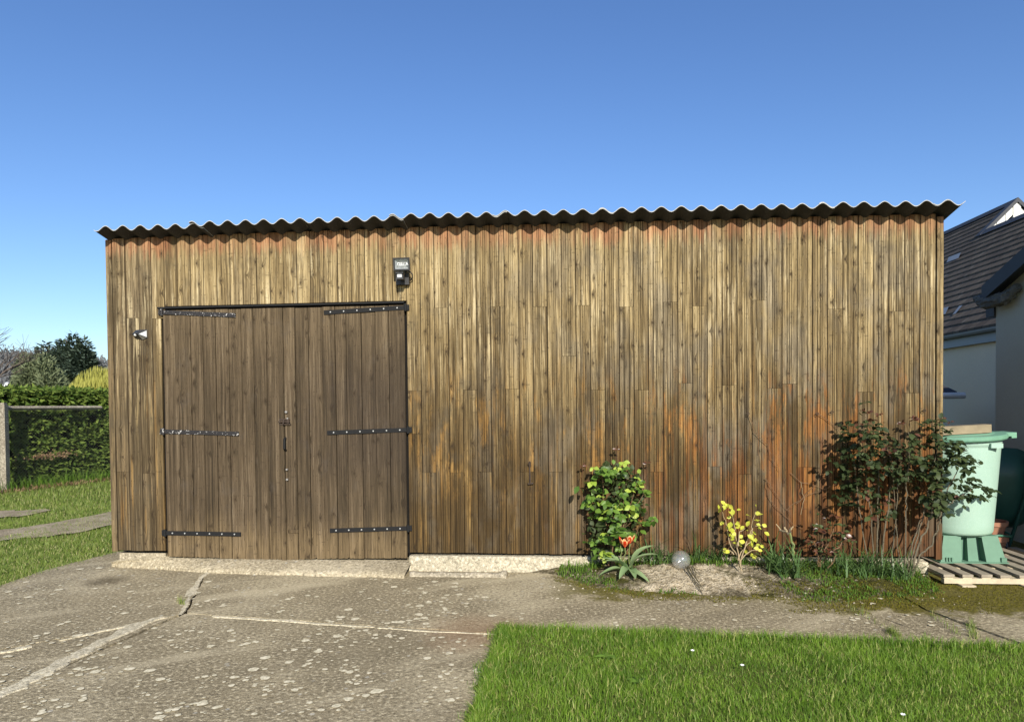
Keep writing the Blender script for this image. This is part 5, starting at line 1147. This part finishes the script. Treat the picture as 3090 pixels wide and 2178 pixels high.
# broad-leaved weeds and daisies in the lawn
WL = leaf_mesh('leaf', .10, .035, M['leaf_green'], .2, .3)
for px, py, lab in ((1830, 1997, 'flat rosette of broad green dandelion leaves near the lawn left edge'), (1925, 2075, 'small clump of clover leaves low in the lawn')):
    q = G(px, py); o = empty('lawn_weed', (q.x, q.y, .03), label=lab, cat='weed')
    for k in range(9): a_ = k * .7; put_leaf(o, WL, q + Vector((0, 0, .034)), (math.cos(a_), math.sin(a_), .35), (0, -.3, 1), random.uniform(.35, .75))
M['daisy'] = plain('white_petals', (.85, .85, .80), .6, 0, .3, .05)
for px, py, lab in ((2090, 1972, 'white daisy near the middle of the lawn top'), (2240, 2017, 'small white daisy bud among grass blades'), (2725, 2168, 'white daisy at the bottom edge of the lawn')):
    q = G(px, py, .05); o = empty('daisy', (q.x, q.y, 0), label=lab, cat='daisy', group='daisies in the lawn'); m = MB(); m.tube([(q.x, q.y, 0), (q.x, q.y, .065)], .0015, 4); m.build('stem', M['stem_green'], o)
    for k in range(8): a_ = k * math.pi / 4; put_leaf(o, bpy.data.meshes.get('daisy_petal') or leaf_mesh('daisy_petal', .013, .008, M['daisy'], 0, -.2), q + Vector((0, 0, .018)), (math.cos(a_), math.sin(a_) - .3, .35), (0, -.4, 1), 1.0, 'petal')
# grass tufts in the paving cracks
P = []
for a_, c_, nn, sd in (((2680, 1905), (2712, 1925), 160, 6), ((2925, 1880), (2945, 1930), 150, 8), ((540, 1815), (552, 1825), 60, 5), ((2560, 1830), (2660, 1890), 60, 6), ((2800, 1850), (2900, 1920), 60, 5)):
    for _ in range(nn): f = random.random(); q = G(a_[0] * (1 - f) + c_[0] * f + random.gauss(0, sd), a_[1] * (1 - f) + c_[1] * f + random.gauss(0, sd * .5)); P.append((q.x, q.y, -.01))
blades('crack_grass', P, RNG.uniform(.03, .09, len(P)), RNG.uniform(.002, .004, len(P)), M['grass_far'], .6)

# ------------------------------------------------------------------ rough grass on the left
def on_track(q):
    for top, bot in ((tr_top, tr_bot), (tu_top, tu_bot)):
        xt = [p.x for p in top]; o_ = np.argsort(xt); yt = np.interp(q[0], np.array(xt)[o_], np.array([p.y for p in top])[o_]); xb_ = [p.x for p in bot]; o2 = np.argsort(xb_); yb2 = np.interp(q[0], np.array(xb_)[o2], np.array([p.y for p in bot])[o2])
        if yb2 - .12 < q[1] < yt + .12 and min(xt) < q[0] < max(xt) and mnoise.noise(Vector((q[0] * 2.2, q[1] * 2.2, 5))) + random.uniform(-.25, .25) < .16 + .9 * min(.3, q[1] - yb2, yt - q[1]): return True
    return False
P = []; H = []
while len(P) < 46000:
    px = random.uniform(-140, 372); py = 1435 + 335 * random.random() ** .8
    q = G(px, py)
    if py > np.interp(px, [-140, 0, 140, 250, 352, 400], [1805, 1766, 1719, 1690, 1664, 1640]) + 3 + random.gauss(0, 4): continue
    if q.y > 10.5 or q.x > -.15 and q.y > 0: continue
    if on_track(q): continue
    P.append((q.x, q.y, -.05)); H.append(random.uniform(.035, .085))
blades('rough_grass', P, H, [random.uniform(.006, .011) for _ in P], M['grass_far'], .5)

# ------------------------------------------------------------------ fence and hedge on the left
fa, fb = g2(15, 1479), g2(345, 1440); fd = (fb - fa).normalized(); fn = Vector((-fd.y, fd.x, 0))       # fn points behind the fence
fz = lambda p, py, px: Vector(CAM).z
def z_at(p, py):
    d = np.array([p.x, p.y, 0]) - CAM; lo, hi = -1, 6
    for _ in range(40):
        mid_ = (lo + hi) / 2
        if proj((p.x, p.y, mid_))[1] > py: lo = mid_
        else: hi = mid_
    return lo
M['post'] = concrete('lichen_concrete_post', (.26, .225, .17), (.46, .42, .33), False); M['wire'] = plain('galvanised_wire', (.10, .105, .10), .5, .3, .3)
fe = empty('wire_fence', (fa.x, fa.y, 0), label='chain link fence with concrete posts and top rail before the clipped hedge', cat='fence')
zt = z_at(fa, 1215)
for k in (-3.0, .0, 3.0):
    c_ = fa + fd * k; m = MB(); m.box((-.065, -.065, -.1), (.065, .065, zt - .04), 0, Matrix.Translation(c_) @ Matrix.Rotation(.2, 4, 'Z')); m.box((-.05, -.05, zt - .04), (.05, .05, zt), 0, Matrix.Translation(c_) @ Matrix.Rotation(.2, 4, 'Z')); m.build('post', M['post'], fe)
zr4 = z_at(fa + fd * .4, 1231)
hb0 = fa + fd * .1 + fn * .10; hb1 = fa + fd * 2.3 + fn * .10
m = MB(); m.tube([Vector((hb0.x, hb0.y, zr4)), Vector((hb1.x, hb1.y, zr4 + .0))], .045, 4); m.build('top_rail', M['post'], fe)
m = MB(); Hm = zr4 - .02; sp = .065; L0, L1 = -3.0, 5.2
d0 = L0 - Hm
while d0 < L1:
    for sg in (1, -1):
        s0_, s1_ = (d0, d0 + Hm) if sg > 0 else (d0 + Hm, d0)
        a_ = Vector((0, 0, .0)); A_ = fa + fd * s0_; B_ = fa + fd * s1_
        # clip to the span
        lo_, hi_ = 0.0, 1.0
        for f_ in (0,):
            ds = s1_ - s0_
            t0 = (L0 - s0_) / ds; t1 = (L1 - s0_) / ds; lo_, hi_ = max(0, min(t0, t1)), min(1, max(t0, t1))
        if hi_ <= lo_: continue
        pa = A_.lerp(B_, lo_) - fn * (.004 * sg); pb = A_.lerp(B_, hi_) - fn * (.004 * sg); pa.z = Hm * lo_ + .01; pb.z = Hm * hi_ + .01
        m.tube([pa, pb], .0009, 3, 0, False)
    d0 += sp
m.build('wire_mesh', M['wire'], fe, kind='stuff')
def spray_cloud(pts, dirs, nrms, L_, w_, name, mat, parent, jitter=.5):
    n = len(pts); pts = np.asarray(pts, float); d = np.asarray(dirs, float) + RNG.normal(0, jitter, (n, 3)); d /= np.linalg.norm(d, axis=1)[:, None]
    nr = np.asarray(nrms, float) + RNG.normal(0, jitter, (n, 3)); s_ = np.cross(d, nr); s_ /= np.linalg.norm(s_, axis=1)[:, None] + 1e-9
    L2 = (np.asarray(L_) * RNG.uniform(.6, 1.3, n))[:, None]; w2 = (np.asarray(w_) * RNG.uniform(.6, 1.3, n))[:, None]
    V = np.stack([pts, pts + d * L2 * .55 + s_ * w2 * .5, pts + d * L2, pts + d * L2 * .5 - s_ * w2 * .5], 1).reshape(-1, 3); b_ = np.arange(n) * 4
    F = np.stack([b_, b_ + 1, b_ + 2, b_ + 3], 1); return link(name, npmesh(name, V, F, mat), parent, kind='stuff')
M['hedge'] = leaf_mat('hedge_spray', (.045, .085, .013), (.185, .240, .045), .15, .7, .15, None, True); M['hedge_core'] = plain('hedge_inner_shade', (.010, .016, .005), .95, 0, .05)
hdg = empty('clipped_hedge', tuple(fa + fn * .9), label='tall clipped conifer hedge behind the wire fence', cat='hedge')
hz = z_at(fa + fn * .55, 1168); ho = fn * .45
A_, B_ = fa - fd * 6 + ho, fa + fd * 16 + ho; th = fn * 1.1
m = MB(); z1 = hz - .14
m.add([A_ + Vector((0, 0, -.05)), B_ + Vector((0, 0, -.05)), B_ + th + Vector((0, 0, -.05)), A_ + th + Vector((0, 0, -.05)), A_ + Vector((0, 0, z1)), B_ + Vector((0, 0, z1)), B_ + th + Vector((0, 0, z1)), A_ + th + Vector((0, 0, z1))], [(0, 1, 5, 4), (1, 2, 6, 5), (2, 3, 7, 6), (3, 0, 4, 7), (4, 5, 6, 7)]); m.build('dark_core', M['hedge_core'], hdg)  # solid near-black box, painting the shade inside the hedge
pts = []; dirs = []; nr = []
for _ in range(60000):
    s_ = random.uniform(-4, 15); z_ = random.random() ** .85 * hz
    bulge = .12 * mnoise.noise(Vector((s_ * 1.3, z_ * 1.6, 0))) + .09 * mnoise.noise(Vector((s_ * 4, z_ * 4, 3))) + (.25 if s_ > 2.2 else 0) * min(1, (s_ - 2.2))
    if random.random() < .80:
        gap_ = mnoise.noise(Vector((s_ * 3.0, z_ * 3.4, 8)))
        if gap_ < -.25 and random.random() < .8: continue
        p = fa + fd * s_ + ho - fn * (max(bulge, -.02) + random.uniform(.0, .14)); p.z = z_; dn = -fn * .8 + Vector((0, 0, -.35)) + fd * random.uniform(-.4, .4)
    else:
        p = fa + fd * s_ + ho + fn * random.uniform(-.1, 1.1); p.z = hz - .08 + .05 * mnoise.noise(Vector((s_ * 2, 1, 1))) + random.uniform(-.05, .05); dn = Vector((0, 0, .5)) - fn * .5
    pts.append(tuple(p)); dirs.append(tuple(dn)); nr.append(tuple(-fn + Vector((0, 0, .8))))
spray_cloud(pts, dirs, nr, .13, .055, 'foliage', M['hedge'], hdg)
M['deadleaf'] = leaf_mat('dead_leaf', (.20, .12, .06), (.42, .30, .18), .2, .8, .1, None, True)
pts = [tuple(fa + fd * (1.15 + random.gauss(0, .32)) + fn * .2 + Vector((0, 0, .62 + random.gauss(0, .035)))) for _ in range(260)]
spray_cloud(pts, [(0, 0, -1)] * 260, [(0, -1, 0)] * 260, .05, .03, 'dead_leaves', M['deadleaf'], hdg, 1.0)
P = []
for _ in range(2600): s_ = random.uniform(-2.5, 4.5); q = fa + fd * s_ + fn * random.uniform(-.25, .5); P.append((q.x, q.y, -.05))
blades('hedge_weeds', P, RNG.uniform(.08, .38, len(P)), RNG.uniform(.008, .02, len(P)), M['weed'], .5)
pts = [tuple(fa + fd * random.uniform(-2, 3.4) - fn * abs(random.gauss(.12, .12)) + Vector((0, 0, -.02))) for _ in range(2600)]
spray_cloud(pts, [(0, 0, .3)] * 2600, [(0, 0, 1)] * 2600, .09, .012, 'dry_grass', M['deadleaf'], None, .8)

# ------------------------------------------------------------------ trees beyond the hedge, and the wooded hill
M['bark'] = plain('grey_bark', (.13, .105, .085), .9, 0, .1, .3, 6)
def far_tree(name, px0, px1, pyt, y, label, mat, n, shape, L_, w_, jit=.5, trunk_r=.2):
    """a tree whose crown spans px0..px1 and tops out at pyt, standing at world y"""
    c_ = W((px0 + px1) / 2, 1200, y); top = W((px0 + px1) / 2, pyt, y).z; hw = (W(px1, 1200, y).x - W(px0, 1200, y).x) / 2
    o = empty(name, (c_.x, y, 0), label=label, cat='tree'); m = MB(); m.tube([(c_.x, y, -.1), (c_.x + .1, y, top * .5), (c_.x, y, top * .92)], [trunk_r, trunk_r * .7, trunk_r * .15], 7); m.build('trunk', M['bark'], o)
    pts, dirs, nr = shape(c_, top, hw, n); spray_cloud(pts, dirs, nr, L_, w_, 'crown', mat, o, jit); return o
def conifer_shape(spires):
    def f(c_, top, hw, n):
        pts = []; dirs = []; nr = []
        sp_ = [(random.uniform(-.85, .85), random.uniform(.80, 1.0)) for _ in range(spires)]; sp_[0] = (.25, 1.0)
        while len(pts) < n:
            dx, ht = random.choice(sp_); t_ = random.random() ** .7; a_ = random.uniform(0, 2 * math.pi); H = top * ht * (1 - .10 * abs(dx)); z_ = H * (1 - t_ * .95); r_ = hw * .80 * (t_ ** .62) * (.85 + .3 * mnoise.noise(Vector((a_ * 1.6, z_ * 1.3, dx * 9)))); layer = .75 + .25 * math.sin(z_ * 7 + a_ * 2)
            rr = r_ * layer * (random.random() ** .35); p = Vector((c_.x + dx * hw * .72 + rr * math.cos(a_), c_.y + rr * math.sin(a_), z_ - .12 * rr))
            pts.append(tuple(p)); dirs.append((math.cos(a_), math.sin(a_), .25 - .1 * t_)); nr.append((0, 0, 1))
        return pts, dirs, nr
    return f
def blob_shape(c_, top, hw, n):
    pts = []; dirs = []; nr = []; lob = [(random.uniform(-.6, .6), random.uniform(-.5, .5), random.uniform(.35, .82), random.uniform(.35, .55)) for _ in range(16)]
    while len(pts) < n:
        lx, ly, lz, lr = random.choice(lob); v = rv(1).normalized(); rr = lr * random.random() ** .3
        p = Vector((c_.x + hw * (lx + rr * v.x * .9), c_.y + hw * (ly + rr * v.y), top * (lz + rr * .42 * v.z)))
        if p.z > top or p.z < .05: continue
        pts.append(tuple(p)); dirs.append((v.x, v.y, v.z * .5 + .5)); nr.append((v.x, v.y, v.z))
    return pts, dirs, nr
def willow_shape(c_, top, hw, n):
    pts = []; dirs = []; nr = []
    while len(pts) < n:
        a_ = random.uniform(0, 2 * math.pi); r_ = hw * random.random() ** .5; z0 = top * (1 - .25 * (r_ / hw) ** 2) * (.9 + .14 * mnoise.noise(Vector((math.cos(a_) * r_ * 2, math.sin(a_) * r_ * 2, 2)))); x = c_.x + r_ * math.cos(a_); y = c_.y + r_ * math.sin(a_)
        L_ = random.uniform(.25, .75) * z0; z_ = z0; k = int(L_ / .22) + 1; drift = random.uniform(-.05, .05)
        for i in range(k): pts.append((x + drift * i, y, z_ - i * .22)); dirs.append((drift, 0, -1)); nr.append((random.uniform(-1, 1), -1, 0))
    return pts, dirs, nr
M['conifer'] = leaf_mat('blue_green_conifer', (.055, .085, .062), (.120, .155, .105), .1, .7, .15, None, True); M['pine'] = leaf_mat('olive_pine', (.10, .125, .065), (.21, .235, .125), .1, .7, .15, None, True); M['willow'] = leaf_mat('golden_willow', (.24, .235, .045), (.45, .43, .105), .25, .6, .2, None, True)
far_tree('cypress_tree', 85, 325, 1000, 26, 'broad dark blue green cypress with several spires behind the hedge', M['conifer'], 36000, conifer_shape(13), .34, .12, .35, .25)
far_tree('pine_tree', 62, 205, 1060, 22, 'rounded olive green pine in front of the dark cypress', M['pine'], 15000, blob_shape, .24, .075, .45)
far_tree('willow_tree', 237, 520, 1076, 17, 'golden weeping willow beside the shed left corner', M['willow'], 26000, willow_shape, .30, .022, .06, .12)
# bare trees
def bare_tree(name, base, h, r0, label, levels, px_=None, lean=(0, 0, 1), grp=None, spread=.6, mat='bark'):
    o = empty(name, base, label=label, cat='tree', group=grp); m = MB(); tw = MB()
    def grow(p, d, L_, r_, lv):
        P_ = [p]; q = Vector(p); d = Vector(d).normalized()
        for i in range(4): d = (d + rv(.10) + Vector((0, 0, .05))).normalized(); q = q + d * L_ / 4; P_.append(Vector(q))
        (m if lv >= levels - 1 else tw).tube(P_, [r_ * (1 - .1 * i) for i in range(5)], 5 if lv > 1 else 3, 0, False)
        if lv == 0: return
        for k in range(random.choice((3, 4))):
            pk = P_[random.choice((2, 3, 4))]; dd_ = (d + rv(spread)).normalized(); dd_.z = abs(dd_.z) * .8 + .1; grow(pk, dd_, L_ * random.uniform(.55, .8), r_ * .55, lv - 1)
    grow(Vector(base), lean, h, r0, levels); m.build('trunk', M[mat], o); tw.build('branches', M[mat], o, kind='stuff'); return o
q = W(-72, 1200, 9.0)
bare_tree('bare_fruit_tree', (q.x, 9.0, -.05), 1.7, .09, 'leafless fruit tree reaching in at the left edge above the hedge', 5, None, (.05, 0, 1), None, .55)
q = W(325, 1100, 120); bare_tree('bare_oak', (q.x, 120, 0), 4.2, .35, 'leafless round crowned tree far off beside the shed left edge', 5, None, (0, 0, 1), None, .75)
# hill: grey of bare woods, with distance haze put into the colour
def hill_mat():
    t = NT('hazed_winter_wood'); p = t.pos(); n = t.noise(p, .09, 6, .7); f = t.noise(p, .6, 5, .7)
    c = t.ramp(t.add(t.mul(n, .6), t.mul(f, .4)), [(.35, (.085, .085, .085)), (.5, (.15, .145, .135)), (.68, (.23, .22, .19))]); return t.out(t.bsdf(c, .95, None, 0, .05))
M['hill'] = hill_mat(); V = []; F = []; nx, ny = 120, 24
def hill_h(x, y):
    px = proj((x, y, 0))[0]; crest = np.interp(px, [-900, -200, 0, 60, 130, 300, 700, 1500], [975, 1036, 1066, 1078, 1090, 1112, 1165, 1225]); tgt = W(px, crest, 330).z
    return max(0, tgt) * math.sin(min(1, max(0, (y - 150) / 180)) * math.pi / 2) ** 1.3
for j in range(ny + 1):
    for i in range(nx + 1):
        x = -420 + 560 * i / nx; y = 150 + 300 * j / ny; h = hill_h(x, y) if y <= 330 else hill_h(x, 330) * (1 - .1 * (y - 330) / 120)
        V.append((x, y, h - .2 + (1.6 * mnoise.noise(Vector((x * .05, y * .05, 0))) + .8 * mnoise.noise(Vector((x * .2, y * .2, 1)))) * min(1, h / 4)))
for j in range(ny):
    for i in range(nx): a_ = j * (nx + 1) + i; F.append((a_, a_ + 1, a_ + nx + 2, a_ + nx + 1))
link('hill', npmesh('hill', np.array(V), np.array(F), M['hill'], True), kind='structure')
M['haze_tree'] = leaf_mat('hazed_bare_wood', (.10, .105, .108), (.165, .165, .16), .1, .9, .05, None, True); pts = []  # bare grey trees, their colour greyed further for haze
for _ in range(50000):
    y = random.uniform(170, 335); x = random.uniform(-230, -20); h = hill_h(x, y)
    px = proj((x, y, 2))[0]
    if not -250 < px < 420: continue
    pts.append((x, y, h + abs(random.gauss(0, 1.6)) + 1.2 * mnoise.noise(Vector((x * .07, y * .07, 3)))))
spray_cloud(pts, [(0, 0, 1)] * len(pts), [(0, -1, 0)] * len(pts), 1.5, .7, 'hillside_wood', M['haze_tree'], None, .6)
# white dish above the hedge
q = W(22, 1158, 11.5); dsh = empty('satellite_dish', (q.x, 11.5, 0), label='small white satellite dish showing above the hedge at the left edge', cat='satellite dish'); M['dishwhite'] = plain('white_dish', (.80, .80, .78), .5, 0, .3, .05)
m = MB(); m.tube([(q.x, 11.5, -.05), (q.x, 11.5, q.z - .03)], .025, 6); m.build('mast', M['steel'], dsh)
m = MB(); m.lathe([(0, .03), (.03, .026), (.052, .010), (.058, 0)], (q.x + .02, 11.45, q.z), 16, 0, Matrix.Rotation(math.radians(70), 4, 'X')); m.smooth = True; m.build('dish', M['dishwhite'], dsh)
m = MB(); m.box((q.x - .06, 11.40, q.z - .075), (q.x + .01, 11.46, q.z - .03)); m.build('receiver', M['dishwhite'], dsh)
